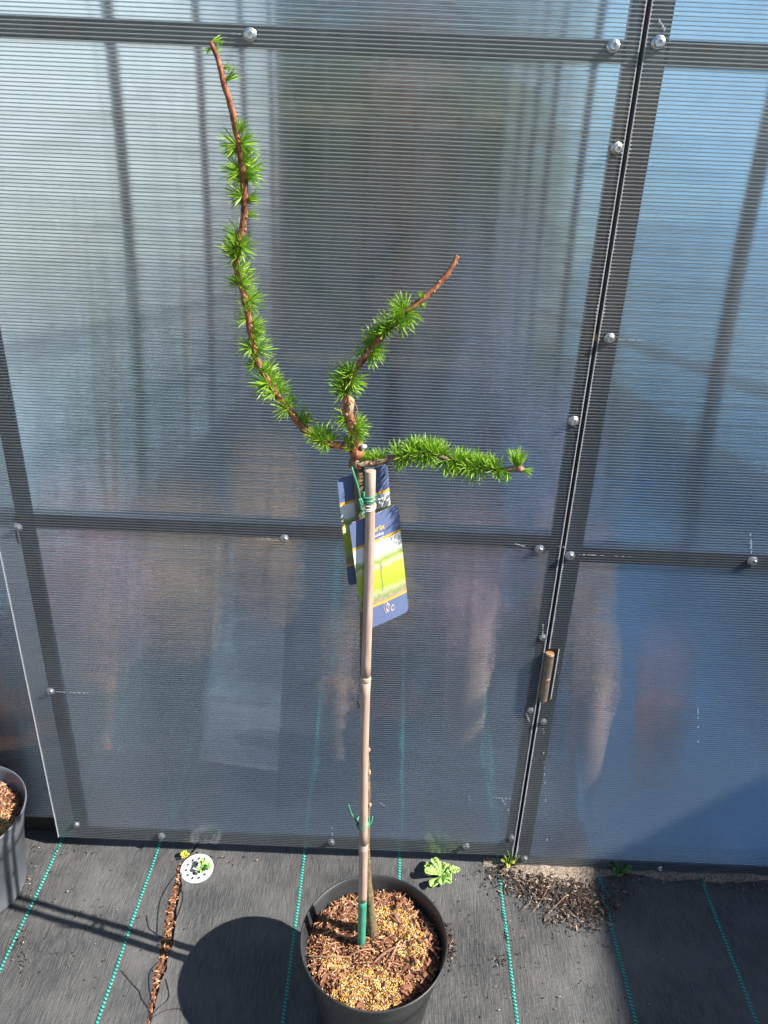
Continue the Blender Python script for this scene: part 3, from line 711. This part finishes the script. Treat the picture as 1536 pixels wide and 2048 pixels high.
# tall shed to the right whose eave throws the shade edge on the fabric; out of view, lengthened to shade the indoor floor
sh = empty('shed', (5.3, -1.1, 0)); tag(sh, 'tall brown boarded shed standing right of the greenhouse', 'shed')
ex = 4.30; eh = (ex-.495)/abs(math.sin(SUN_AZ))*math.tan(SUN_EL)
for i in range(44): MB().box(-.9, -.875 + (.006 if i % 2 else 0), -2.0+i*.145, -2.0+i*.145+.142, -.06, eh-.02).build('board', M['shed_wall'], sh)
MB().box(-.87, 2.2, -2.0, 4.37, -.06, eh-.03).build('wall', M['shed_wall'], sh)
MB().box(ex-5.3, 2.5, -2.2, 4.55, eh-.02, eh).build('roof', M['shed_roof'], sh)

# ------------------------------------------------------------------ plant pot
SOILZ = .203
def pot(name, label, x, y, r, h, mat, soilz, seed, full=True):
    rng = random.Random(seed)
    e = empty(name, (x, y, 0)); tag(e, label, 'plant pot')
    k = r/.134
    MB().lathe([(0, .004), (.098*k, .004), (.1*k, .008), (.122*k, h-.034), (.1262*k, h-.032), (.1268*k, h-.03), (.1315*k, h-.008), (.1345*k, h-.003), (.1345*k, h), (.1328*k, h+.0012),
                (.1310*k, h), (.1290*k, h-.01), (.1238*k, h-.034), (.1185*k, h-.075), (0, h-.075)], 72).build('pot_wall', mat, e, True)
    # soil surface
    mb = MB(); nr, na = 16, 60; rs = .1212*k
    def sz(px, py):
        rr = math.hypot(px, py)/rs
        return soilz + .010*noise.noise((px*28+seed, py*28, 0)) + .005*noise.noise((px*75, py*75, seed)) - .006*rr**3
    for j in range(nr+1):
        for i in range(na):
            th = 2*math.pi*i/na; q = rs*j/nr; px, py = q*math.cos(th), q*math.sin(th); mb.v.append((px, py, sz(px, py)))
    for j in range(nr):
        for i in range(na): mb.f.append((j*na+i, (j+1)*na+i, (j+1)*na+(i+1)%na, j*na+(i+1)%na))
    mb.build('soil', M['soil'], e, True)
    mb = MB()
    for i in range(2600):
        th = rng.random()*6.283; q = rs*.985*math.sqrt(rng.random()); px, py = q*math.cos(th), q*math.sin(th)
        L = rng.choice([.006, .009, .012, .016, .022])*rng.uniform(.7, 1.2)
        random.seed(seed*99991+i)
        add_chip(mb, Vector((px, py, sz(px, py)+rng.uniform(.0005, .005))), L, rng.uniform(.0008, .0026)*(1.5 if L < .01 else 1), .0009, rng.random()*6.3, rng.uniform(-.5, .5), rng.uniform(-.8, .8))
    tag(mb.build('bark_shreds', M['chips'], e), kind='stuff')
    return e, sz, rng, rs
PX, PY, PR, PH = .0145, .944, .1345, .228
pt, sz, rng, rs = pot('plant_pot', 'black plastic pot full of bark compost holding the small larch', PX, PY, PR, PH, M['pot'], SOILZ, 3)
def in_patch(px, py):
    """golden fertiliser grains lie in a crescent behind the stem and a wide patch in front"""
    n = .35*noise.noise((px*40, py*40, 3))
    a = ((px-.030)/.048)**2+((py-.058)/.030)**2
    b = ((px-.070)/.030)**2+((py-.010)/.052)**2
    c = ((px+.005)/.058)**2+((py+.082)/.038)**2
    d = ((px+.07)/.035)**2+((py+.035)/.02)**2
    return min(a, b*1.15, c, d*1.6) < 1+n*1.6
mb = MB(); mb2 = MB(); cnt = 0
while cnt < 5000:
    th = rng.random()*6.283; q = rs*.97*math.sqrt(rng.random()); px, py = q*math.cos(th), q*math.sin(th)
    if not in_patch(px, py) and rng.random() > .05: continue
    cnt += 1; add_grain(mb2 if rng.random() < .05 else mb, (px, py, sz(px, py)+rng.uniform(.002, .0062)), rng.uniform(.0009, .0016))
tag(mb.build('fertiliser_granules', M['grain'], pt), kind='stuff'); tag(mb2.build('white_grains', M['perlite'], pt), kind='stuff')
for i in range(34):                              # larger bark chips, one by one
    th = rng.choice([rng.uniform(-.9, 1.3), rng.uniform(0, 6.28)]); q = rs*rng.uniform(.45, .95); px, py = q*math.cos(th), q*math.sin(th)
    mb = MB(); add_chip(mb, Vector((0, 0, 0)), rng.uniform(.014, .028), rng.uniform(.005, .010), .0025, rng.random()*6.3, rng.uniform(-.5, .5), rng.uniform(-.7, .7))
    mb.build('bark_chip', M['chip'], pt, False, (px, py, sz(px, py)+.005))
for pth in ([(-.045,-.02,.008),(-.02,-.016,.010),(.0,-.012,.008)], [(.0,-.035,.004),(.02,-.02,.009),(.045,-.003,.010),(.06,.002,.006)], [(.03,-.03,.006),(.042,-.005,.012),(.05,.015,.008)], [(-.12,-.02,.005),(-.08,-.026,.007),(-.04,-.022,.006)]):
    MB().tube(smooth_path([(x, y, sz(x, y)+z) for x, y, z in pth], .006), [.0018]*99, 5).build('dry_root', M['root'], pt, True)

lq, lsz, lrng, lrs = pot('plant_pot', 'grey-black plastic pot with bark compost at the foot of the left panel', -.868, 1.185, .1345, .235, M['pot_grey'], .205, 5)
mb = MB()
for i in range(1600):
    px, py = lrng.gauss(.095, .03), lrng.gauss(-.03, .035)
    if math.hypot(px, py) > lrs*.95: continue
    add_grain(mb, (px, py, lsz(px, py)+lrng.uniform(.002, .006)), lrng.uniform(.0011, .0019))
tag(mb.build('fertiliser_granules', M['grain'], lq), kind='stuff')

# ------------------------------------------------------------------ bamboo stake
SY = .957
sb, st = gnd(722, 1893, .196), dep(740, 941, SY-.004)
stk = empty('bamboo_stake', tuple(sb)); tag(stk, 'pale bamboo stake with green dipped tip pushed into the black pot', 'stake')
def on_stake(t): return (st-sb)*t
def st_t(y):                                     # photo row -> fraction along the stake
    best = min(range(401), key=lambda i: abs(proj(sb+on_stake(i/400))[1]-y)); return best/400
def proj(p):
    d = p-Vector((0, 0, CAM_H)); w = d.dot(_f); return (768+FPX*d.dot(CR)/w, 1024-FPX*d.dot(CU)/w)
tn = [st_t(1688), st_t(1357)]; tg = st_t(1800); sr = .0076
def cane(name, t0, t1, mat, r0, r1):
    pts = []; rad = []
    for i in range(13):
        t = t0+(t1-t0)*i/12; pts.append(on_stake(t) + Vector((.0012*math.sin(t*9), 0, 0))); e = min(i, 12-i)
        rad.append((r0+(r1-r0)*i/12)*(1.07 if e == 0 else 1.02 if e == 1 else 1))
    if t1 == 1 or t1 > .995: d_ = (pts[-1]-pts[-2]).normalized(); pts += [pts[-1]+d_*.0002, pts[-1]+d_*.0003]; rad += [rad[-1]*.985, rad[-1]*.5]
    return MB().tube(pts, rad, 20).build(name, mat, stk, True)
cane('green_tip', -.03, tg, M['green_tip'], sr*1.0, sr*1.0)
for a_, b_, ra, rb in ((tg, tn[0], .0076, .0077), (tn[0], tn[1], .0074, .0074), (tn[1], 1, .0071, .0068)): cane('cane_segment', a_+.0004, b_-.0004, M['bamboo'], ra, rb)
for t in tn: MB().tube([on_stake(t-.006)+Vector((.0012*math.sin(t*9), 0, 0)), on_stake(t-.003)+Vector((.0012*math.sin(t*9), 0, 0)), on_stake(t+.002)+Vector((.0012*math.sin(t*9), 0, 0)), on_stake(t+.005)+Vector((.0012*math.sin(t*9), 0, 0))], [.0077, .0083, .0081, .0076], 20).build('cane_node', M['bamboo_node'], stk, True)

# ------------------------------------------------------------------ larch
TB = gnd(745, 1878, .2)
lt = empty('larch_tree', tuple(TB)); tag(lt, 'young grafted larch with three twisted branches of bright green needle tufts', 'larch')
def T(p): return Vector(p)-TB
def px_path(pts, Y0, Y1, bow=0.0):
    n = len(pts)-1; return [T(dep(x, y, Y0+(Y1-Y0)*i/n+bow*math.sin(math.pi*i/n))) for i, (x, y) in enumerate(pts)]
trunk_px = [(713,884),(713,905),(716,930),(717,960),(720,1040),(724,1130),(727,1210),(728,1300),(728,1400),(729,1480),(732,1550),(733,1600),(732,1650),(732,1700),(735,1760),(741,1820),(746,1880)]
tp_ = px_path(trunk_px, .980, .970)
tr_ = [.0085,.0095,.0085,.0066,.0058,.0058,.0060,.0060,.0062,.0064,.0068,.0066,.0064,.0066,.0075,.0085,.0105]
def interp(path, rads, step):
    sp = smooth_path(path, step); cum = [0]
    for a_, b_ in zip(path, path[1:]): cum.append(cum[-1]+(b_-a_).length)
    out = []; L = 0; tot = cum[-1]
    for i, p in enumerate(sp):
        if i: L += (sp[i]-sp[i-1]).length
        l = min(L, tot); k = max(0, min(len(cum)-2, next((j for j in range(len(cum)-1) if cum[j+1] >= l), len(cum)-2)))
        f = (l-cum[k])/max(1e-6, cum[k+1]-cum[k]); out.append(rads[k]+(rads[k+1]-rads[k])*min(1, f))
    return sp, out
sp, rr = interp(tp_, tr_, .008)
MB().tube(sp, rr, 12, True, .14).build('trunk', M['trunk'], lt, True)
def blob(name, parent, p, r, mat, sq=(1, 1, 1), seed=0):
    bm = bmesh.new(); bmesh.ops.create_icosphere(bm, subdivisions=2, radius=1)
    for v in bm.verts:
        n = 1+.35*noise.noise(v.co*1.6+Vector((seed*3.1, 0, 0)))+.15*noise.noise(v.co*4+Vector((0, seed, 0)))
        v.co = Vector((v.co.x*sq[0], v.co.y*sq[1], v.co.z*sq[2]))*r*n
    me = bpy.data.meshes.new(name); bm.to_mesh(me); bm.free(); me.materials.append(mat)
    for p_ in me.polygons: p_.use_smooth = True
    return link(name, me, parent, p)
blob('graft_union', lt, T(dep(713, 905, .970)), .0092, M['bark'], (1, .9, 1.2), 1)
blob('graft_union', lt, T(dep(711, 925, .972)), .0090, M['bark_old'], (1, .9, 1.4), 2)
blob('grafting_wax', lt, T(dep(727, 893, .966)), .0042, M['white_plastic'], (1, .8, .9), 3)
for x, y, s in ((722,1195,.0042),(721,1408,.0048),(737,1500,.0032),(738,1545,.0036),(739,1610,.0034),(726,1700,.0040)):
    blob('trunk_bud', lt, T(dep(x, y, .970)), s, M['bark_old'] if x < 730 else M['bark_tan'], (1, 1, 1.5), y)

# needle tufts: a few shared meshes
def tuft_mesh(seed, n, length, spread, curl):
    rng = random.Random(seed); mb = MB()
    for i in range(n):
        t = (i+.5)/n; th = i*2.39996+rng.uniform(-.3, .3); al = spread*math.sqrt(t)*rng.uniform(.85, 1.1)
        d = Vector((math.sin(al)*math.cos(th), math.sin(al)*math.sin(th), math.cos(al)))
        L = length*rng.uniform(.72, 1.12); side = d.cross(Vector((0, 0, 1))); side = side.normalized() if side.length > .01 else Vector((1, 0, 0))
        up = side.cross(d); w = .00060*rng.uniform(.85, 1.2); bend = curl*rng.uniform(.4, 1.4)
        rings = []
        for f, wf in ((0.02, .7), (.45, 1.0), (.82, .8)):
            c = d*L*f + (Vector((0, 0, 1))*bend*L*f*f); b0 = len(mb.v)
            for q in range(3):
                an = 2*math.pi*q/3; mb.v.append(tuple(c+(side*math.cos(an)+up*.75*math.sin(an))*w*wf))
            rings.append(b0)
        tip = len(mb.v); mb.v.append(tuple(d*L+Vector((0, 0, 1))*bend*L))
        for a_, b_ in zip(rings, rings[1:]):
            for q in range(3): mb.f.append((a_+q, a_+(q+1)%3, b_+(q+1)%3, b_+q))
        for q in range(3): mb.f.append((rings[-1]+q, rings[-1]+(q+1)%3, tip))
    return mb.me('needle_tuft', M['needle'])
TUFTS = [tuft_mesh(100+i, random.randint(28, 38), .0196, 1.30, .14) for i in range(9)]
SMALL = [tuft_mesh(200+i, 18, .0185, .62, .10) for i in range(4)]
def branch(name, pxs, Y0, Y1, rads, mat, tufts, bow=0.0, bare=()):
    path = px_path(pxs, Y0, Y1, bow); sp, rr = interp(path, [q*.84 for q in rads], .0040)
    o = MB().tube(sp, rr, 10, True, .30).build(name, mat, lt, True)
    rng = random.Random(len(pxs))
    pj = [(proj(p+TB), p, r, i) for i, (p, r) in enumerate(zip(sp, rr))]
    for t in tufts:
        x, y = t[0], t[1]; s = (t[2] if len(t) > 2 else 22)/25.0; kind = t[3] if len(t) > 3 else 0
        (bx, by), bp, br, bi = min(pj, key=lambda q: (q[0][0]-x)**2+(q[0][1]-y)**2)
        dx, dy = x-bx, y-by; dist = math.hypot(dx, dy); scale = dist/max(1, 25*s)
        d = CR*dx/25 - CU*dy/25
        toward = -_f
        lack = max(0.0, .85-scale)
        d = d + toward*(lack*rng.uniform(.5, 1.2)) + Vector((0, 0, .22)) + toward*rng.uniform(-.45, .35)
        d.normalize()
        me = rng.choice(SMALL if kind else TUFTS)
        tf = link('needle_tuft', me, o, bp + d*br*.6); tf.rotation_mode = 'QUATERNION'
        q = d.to_track_quat('Z', 'Y'); tf.rotation_quaternion = q @ Vector((0, 0, 1)).rotation_difference(Vector((0, 0, 1)))
        tf.rotation_quaternion = q @ Matrix.Rotation(rng.random()*6.28, 3, 'Z').to_quaternion(); tf.scale = (s*rng.uniform(1.03, 1.2),)*3
    # bud scars along the bark
    for i in range(4, len(sp)-1, 3):
        if rng.random() < .9:
            t = (sp[min(i+1, len(sp)-1)]-sp[i-1]).normalized(); n = t.orthogonal().normalized(); n.rotate(Matrix.Rotation(rng.random()*6.28, 3, t))
            blob('bud_scar', o, sp[i]+n*rr[i]*.85, rr[i]*.55, M['bud'], (1, 1, 1), i)
    return o
left_px = [(716,906),(690,892),(658,888),(632,876),(605,855),(583,828),(562,802),(540,768),(520,735),(509,702),(501,665),(495,625),(488,590),(479,560),(472,530),(476,500),(483,465),(488,432),(489,400),(487,360),(482,318),(475,280),(468,240),(457,195),(447,165),(439,130),(431,106),(421,83)]
left_t = [(706,892,18),(702,898,16),(697,883,22),(663,868,24),(650,860,26),(640,885,25),(648,897,18),(626,872,20),(616,833,26),(610,842,18),(569,825,27),(590,800,22),(567,766,26),(540,789,26),(522,776,27),(560,785,20),(546,734,25),(556,750,22),(532,745,18),(504,734,20),(530,695,27),(515,677,22),(496,700,25),(516,712,20),(520,646,24),(514,660,18),(482,642,19),(515,601,25),(497,618,20),(496,605,15),(491,562,26),(470,568,19),(486,540,23),(496,575,18),(470,518,25),(458,495,25),(495,500,25),(478,512,21),(462,468,24),(452,480,18),(484,490,15),
          (512,432,18,1),(512,402,21,1),(502,405,16,1),(470,395,25),(465,400,18),(507,343,27),(503,360,20),(500,325,20),(461,346,26),(468,360,18),(451,296,26),(462,305,18),(493,290,24),(480,268,22,1),(497,305,18),(466,158,22,1),(452,140,13,1),(414,104,13,1),(433,82,15,1),(437,97,12,1)]
branch('branch', left_px, .972, .945, [.0062,.0062,.0060,.0058,.0060,.0060,.0056,.0055,.0055,.0052,.0050,.0050,.0048,.0046,.0046,.0046,.0048,.0048,.0048,.0050,.0047,.0044,.0042,.0040,.0038,.0035,.0032,.0028], M['bark'], left_t, .02)
mid_px = [(716,902),(707,875),(702,845),(695,812),(691,780),(703,752),(722,724),(748,692),(770,664),(790,645),(805,628),(830,610),(855,590),(880,565),(900,540),(916,511)]
mid_t = [(716,884,18),(708,868,17),(676,836,23),(683,848,18),(725,857,24),(738,862,23),(730,848,20),(668,850,14),(691,752,30),(678,764,30),(712,766,27),(690,786,28),(676,782,22),(703,778,22),(696,742,22),(723,711,23),(757,710,23),(753,726,22),(762,716,18),(744,680,24),(737,688,20),(750,668,20),(775,657,27),(762,660,22),(768,668,20),(802,612,27),(793,636,24),(820,633,24),(811,655,26),(803,645,20),(797,622,20),(841,597,15,1),(841,612,13,1)]
branch('branch', mid_px, .975, .985, [.0065,.0062,.0070,.0068,.0060,.0052,.0050,.0050,.0048,.0046,.0044,.0043,.0043,.0041,.0038,.0036], M['bark'], mid_t, -.01)
blob('bare_knuckle', lt, T(dep(697, 815, .972)), .0072, M['bark_tan'], (.95, .9, 2.6), 9)
right_px = [(714,928),(740,926),(770,921),(800,913),(835,905),(868,909),(900,920),(940,934),(978,938),(1010,940),(1040,938)]
right_t = [(724,915,17),(728,908,16),(735,910,20),(748,905,18),(760,903,22),(757,914,15),(795,908,24),(800,933,22),(812,892,22),(822,888,24),(836,890,26),(850,884,25),(845,918,25),(862,888,24),(872,902,24),(880,908,24),(852,928,22),(808,922,24),(822,912,24),(832,932,22),(860,915,24),(893,905,22),(888,938,26),(905,945,25),(918,915,24),(930,912,25),(945,908,24),(955,914,25),(970,917,25),(935,938,23),(942,957,24),(960,945,22),(922,945,20),(908,930,22),(980,925,22),(990,942,22),(998,955,22),(984,930,20),(972,940,18),(1033,908,30,1),(1040,906,30,1),(1028,910,28,1),(1050,946,20,1),(1015,955,18,1)]
branch('branch', right_px, .970, .950, [.0060,.0056,.0048,.0046,.0046,.0045,.0044,.0043,.0043,.0043,.0045], M['bark_old'], right_t, .015)
blob('branch_tip', lt, T(dep(1040, 938, .950)), .0048, M['bud'], (1.3, 1, .9), 4)
for pth in ([(688,800),(680,812),(684,830)],[(700,800),(712,810),(714,826),(706,838)],[(690,795),(676,806),(670,800)]):
    MB().tube(smooth_path(px_path(pth, .965, .960), .005), [.0006]*60, 5).build('fallen_needle', M['bud'], lt)

# ------------------------------------------------------------------ tie wires
def wire(name, label, strands, mats):
    e = empty(name, tuple(sb+on_stake(.9))); tag(e, label, 'plant tie'); o0 = sb+on_stake(.9)
    for pts, r, mt in zip(strands, [.0016]*20, mats):
        MB().tube([Vector(p)-o0 for p in smooth_path(pts, .003)], r if mt != 'pale_tie' else .0009, 6).build('strand', M[mt], e, True)
def loop(y, tilt, rx=.0095, ry=.012, cyo=.004):
    t = st_t(y); c = sb+on_stake(t); return [c+Vector((rx*math.cos(a)-.001, ry*math.sin(a)+cyo, tilt*math.cos(a)+.0006*i*.2)) for i, a in enumerate([k*math.pi/7 for k in range(15)])]
wire('plant_tie', 'green wire tie wound round the stake just below the branches, with twisted tails',
     [loop(993, .001), loop(999, -.001), loop(1005, .0015), loop(1011, -.002), loop(1016, .002), loop(1021, .001),
      [dep(703, 934, .945), dep(708, 950, .942), dep(714, 968, .942), dep(718, 985, .944), dep(719, 996, .945)],
      [dep(718, 997, .944), dep(721, 1008, .943), dep(722, 1020, .943), dep(724, 1034, .943)],
      [dep(719, 995, .945), dep(725, 1004, .944), dep(721, 1014, .942), dep(726, 1022, .943)]],
     ['tie', 'tie', 'tie', 'pale_tie', 'pale_tie', 'pale_tie', 'tie', 'tie', 'tie'])
wire('plant_tie', 'green wire tie round the stake near the pot with one tail sticking up',
     [loop(1650, .002, .0105, .015, .008), loop(1654, .001, .0105, .015, .008), [dep(722, 1652, .955), dep(712, 1642, .950), dep(703, 1628, .946), dep(697, 1610, .944)], [dep(738, 1652, .955), dep(744, 1640, .962), dep(744, 1632, .966)]],
     ['tie', 'tie', 'tie', 'tie'])

# ------------------------------------------------------------------ plant labels
def card(name, label, tl, tr, bl, Ytl, Ytr, Ybl, text, bend):
    A, B, C = dep(*tl, Ytl), dep(*tr, Ytr), dep(*bl, Ybl)
    U, V = B-A, C-A; nrm = U.cross(V).normalized()
    if nrm.y > 0: nrm = -nrm
    e = empty(name, tuple(A)); tag(e, label, 'plant label', 'plant labels on the larch')
    rc = .07; asp = U.length/V.length
    def P(u, v, o): return U*u+V*v+nrm*(o+bend*math.sin(math.pi*u))      # v downwards
    me = bpy.data.meshes.new('card'); bm = bmesh.new(); uvl = bm.loops.layers.uv.new()
    # rounded rectangle strip by strip
    nx = 24; cols = []
    for i in range(nx+1):
        u = i/nx; du = min(u, 1-u); ins = 0
        if du < rc: ins = (rc-math.sqrt(max(0, rc*rc-(rc-du)**2)))*asp
        cols.append((u, ins, 1-ins))
    for off, flip in ((.0003, False), (-.0003, True)):
        vs = [(bm.verts.new(P(u, a, off)), bm.verts.new(P(u, b, off)), u, a, b) for u, a, b in cols]
        for p, q in zip(vs, vs[1:]):
            f = bm.faces.new((p[0], p[1], q[1], q[0]) if not flip else (p[0], q[0], q[1], p[1]))
            f.material_index = 1 if flip else 0
            for lo in f.loops:
                for w in (p, q):
                    if lo.vert == w[0]: lo[uvl].uv = (w[2], 1-w[3])
                    if lo.vert == w[1]: lo[uvl].uv = (w[2], 1-w[4])
        if not flip: front = vs
    for p, q, p2, q2 in zip(front, front[1:], vs, vs[1:]):
        for k in (0, 1):
            f = bm.faces.new((p[k], q[k], q2[k], p2[k])); f.material_index = 1
    bm.to_mesh(me); bm.free(); me.materials.append(M['card']); me.materials.append(M['card_back']); link('card', me, e)
    def put(cu, nm, mat):
        o = bpy.data.objects.new(nm, cu); COL.objects.link(o); bpy.context.view_layer.update()
        me = bpy.data.meshes.new_from_object(o.evaluated_get(bpy.context.evaluated_depsgraph_get())); bpy.data.objects.remove(o)
        return me
    if text:
        w = U.length
        for body, u, v, s, mt in (('Larix', .515, .150, .115, 'ink_orange'), ('decidua', .515, .195, .062, 'ink_white'), ("ec'", .585, .232, .058, 'ink_white')):
            cu = bpy.data.curves.new('print', 'FONT'); cu.body = body; cu.align_x = 'CENTER'; cu.size = s*1.35; cu.resolution_u = 3; cu.offset = .0035 if mt == 'ink_orange' else .001
            me = put(cu, 'print', mt); 
            for vv in me.vertices: vv.co = P(u+vv.co.x, v-vv.co.y*asp, .0006)
            me.materials.clear(); me.materials.append(M[mt]); link('printed_word', me, e)
    # leaf logo: outlines
    for cx, cy_, w_, h_, an in ((.515, .862, .052, .085, .12), (.555, .872, .045, .06, -.25), (.655, .895, .05, .035, -.5)):
        pts = []
        for k in range(25):
            t = k/24*2*math.pi; x_ = w_*math.sin(t)*abs(math.cos(t/2))**.4; y_ = -h_*math.cos(t)
            ca, sa = math.cos(an), math.sin(an); pts.append(P(cx+x_*ca-y_*sa*.6, cy_+(x_*sa+y_*ca)*.62, .0005))
        MB().tube(pts, .00055, 4, False).build('leaf_logo', M['ink_pink'], e)
    return e
card('plant_label', 'navy plant label hanging behind the stake, garden photo and orange name on it facing out', (698,1047), (796,1008), (727,1262), .9465, .9805, .9555, True, .0015)
card('plant_label', 'navy plant label tucked highest and furthest back, mostly shaded by the stem', (674,957), (775,927), (697,1172), .9725, 1.008, .978, False, .002)

# ------------------------------------------------------------------ small things on the fabric
# perforated white disc
def disc():
    c = gnd(394, 1740); e = empty('perforated_disc', (c.x, c.y, fh(c.x, c.y)+.006)); e.rotation_euler = (.05, -.06, .3)
    tag(e, 'white perforated plastic disc lying by the torn seam', 'disc')
    cu = bpy.data.curves.new('disc', 'CURVE'); cu.dimensions = '2D'; cu.fill_mode = 'BOTH'; cu.extrude = .0013; cu.bevel_depth = .0006
    def circ(x, y, r):
        s = cu.splines.new('POLY'); n = 40 if r > .01 else 12; s.points.add(n-1); s.use_cyclic_u = True
        for k in range(n): s.points[k].co = (x+r*math.cos(2*math.pi*k/n), y+r*math.sin(2*math.pi*k/n), 0, 1)
    circ(0, 0, .0365)
    for n, r in ((5, .012), (11, .0255)):
        for k in range(n): a = 2*math.pi*k/n+.2; circ(r*math.cos(a), r*math.sin(a), .0041)
    o = bpy.data.objects.new('t', cu); COL.objects.link(o); bpy.context.view_layer.update()
    me = bpy.data.meshes.new_from_object(o.evaluated_get(bpy.context.evaluated_depsgraph_get())); bpy.data.objects.remove(o)
    me.materials.clear(); me.materials.append(M['white_plastic']); link('plate', me, e)
    MB().lathe([(.0365, -.004), (.0372, -.004), (.0374, .0022), (.0362, .0022)], 40).build('rim', M['white_plastic'], e, True)
disc()
def weed(name, label, px, py, leaves, L, W, mat, seed, rise=.35, z=None, tilt=(0, 0)):
    c = gnd(px, py); e = empty(name, (c.x, c.y, fh(c.x, c.y)+(z or .002))); tag(e, label, 'weed'); rng = random.Random(seed); e.rotation_euler = (tilt[0], tilt[1], 0)
    for i in range(leaves):
        th = i*2.39996+rng.uniform(-.35, .35); l = L*rng.uniform(.65, 1.1); w = W*rng.uniform(.8, 1.15); up = rise*rng.uniform(.4, 1.5); rows = []
        mb = MB(); prof = [(0, .10), (.25, .22), (.5, .62), (.72, 1.0), (.88, .9), (1, .30)]
        for f, wf in prof:
            h = l*up*math.sin(f*2.0)*.8; half = w*wf/2
            rows.append([Vector((l*f, -half, h+half*.5)), Vector((l*f, 0, h)), Vector((l*f, half, h+half*.5))])
        for a_, b_ in zip(rows, rows[1:]):
            for k in (0, 1): mb.quad(a_[k], b_[k], b_[k+1], a_[k+1])
        o = mb.build('leaf', mat, e, True); o.rotation_euler = (rng.uniform(-.2, .2), rng.uniform(-.30, -.06), th)
        s = o.modifiers.new('solid', 'SOLIDIFY'); s.thickness = .0009
    return e
weed('weed', 'light green rosette weed with broad lobed leaves growing behind the pot', 882, 1757, 12, .043, .019, M['leaf'], 2, .20, .009)
weed('weed', 'dark green weed rooted in the shaded soil at the foot of the right panel', 1238, 1748, 9, .034, .016, M['leaf_dark'], 4, .6)
weed('weed', 'pale yellow-green seedling growing through the white perforated disc', 405, 1746, 9, .022, .010, M['leaf'], 5, .5, .010)
weed('weed', 'tiny yellow-green weed sprouting from the seam beside the white disc', 370, 1717, 8, .012, .007, M['moss'], 6, .7, .004)
w4 = weed('weed', 'yellow-green weed tuft with upright blades at the foot of the door post', 1014, 1732, 9, .020, .010, M['moss'], 8, .6, .006)
for dx, dy, hh in ((0, 0, .05), (.006, .002, .045), (.013, .001, .055), (.018, -.003, .038), (-.006, -.002, .035), (.022, .004, .06)):
    MB().tube([(dx, dy, 0), (dx+.002, dy, hh*.6), (dx+.006*(1 if dx > .005 else -1), dy-.002, hh)], [.0011, .0010, .0003], 5).build('blade', M['leaf'], w4, True)
# twigs near the litter
for a_, b_, lb in (((1100,1770),(1066,1828),'longest dry twig, slanting out of the litter towards the pot'),((1130,1795),(1090,1835),'dry twig poking out of the thickest litter heap'),((1060,1805),(1045,1825),'shortest dry twig lying clear of the litter')):
    p, q = gnd(*a_), gnd(*b_)
    o = MB().tube([(0, 0, 0), tuple((q-p)*.5+Vector((.004, .002, .002))), tuple(q-p)], [.0011, .0009, .0005], 5).build('twig', M['bark_old'], None, False, (p.x, p.y, .006)); tag(o, lb, 'twig', 'twigs in the litter')
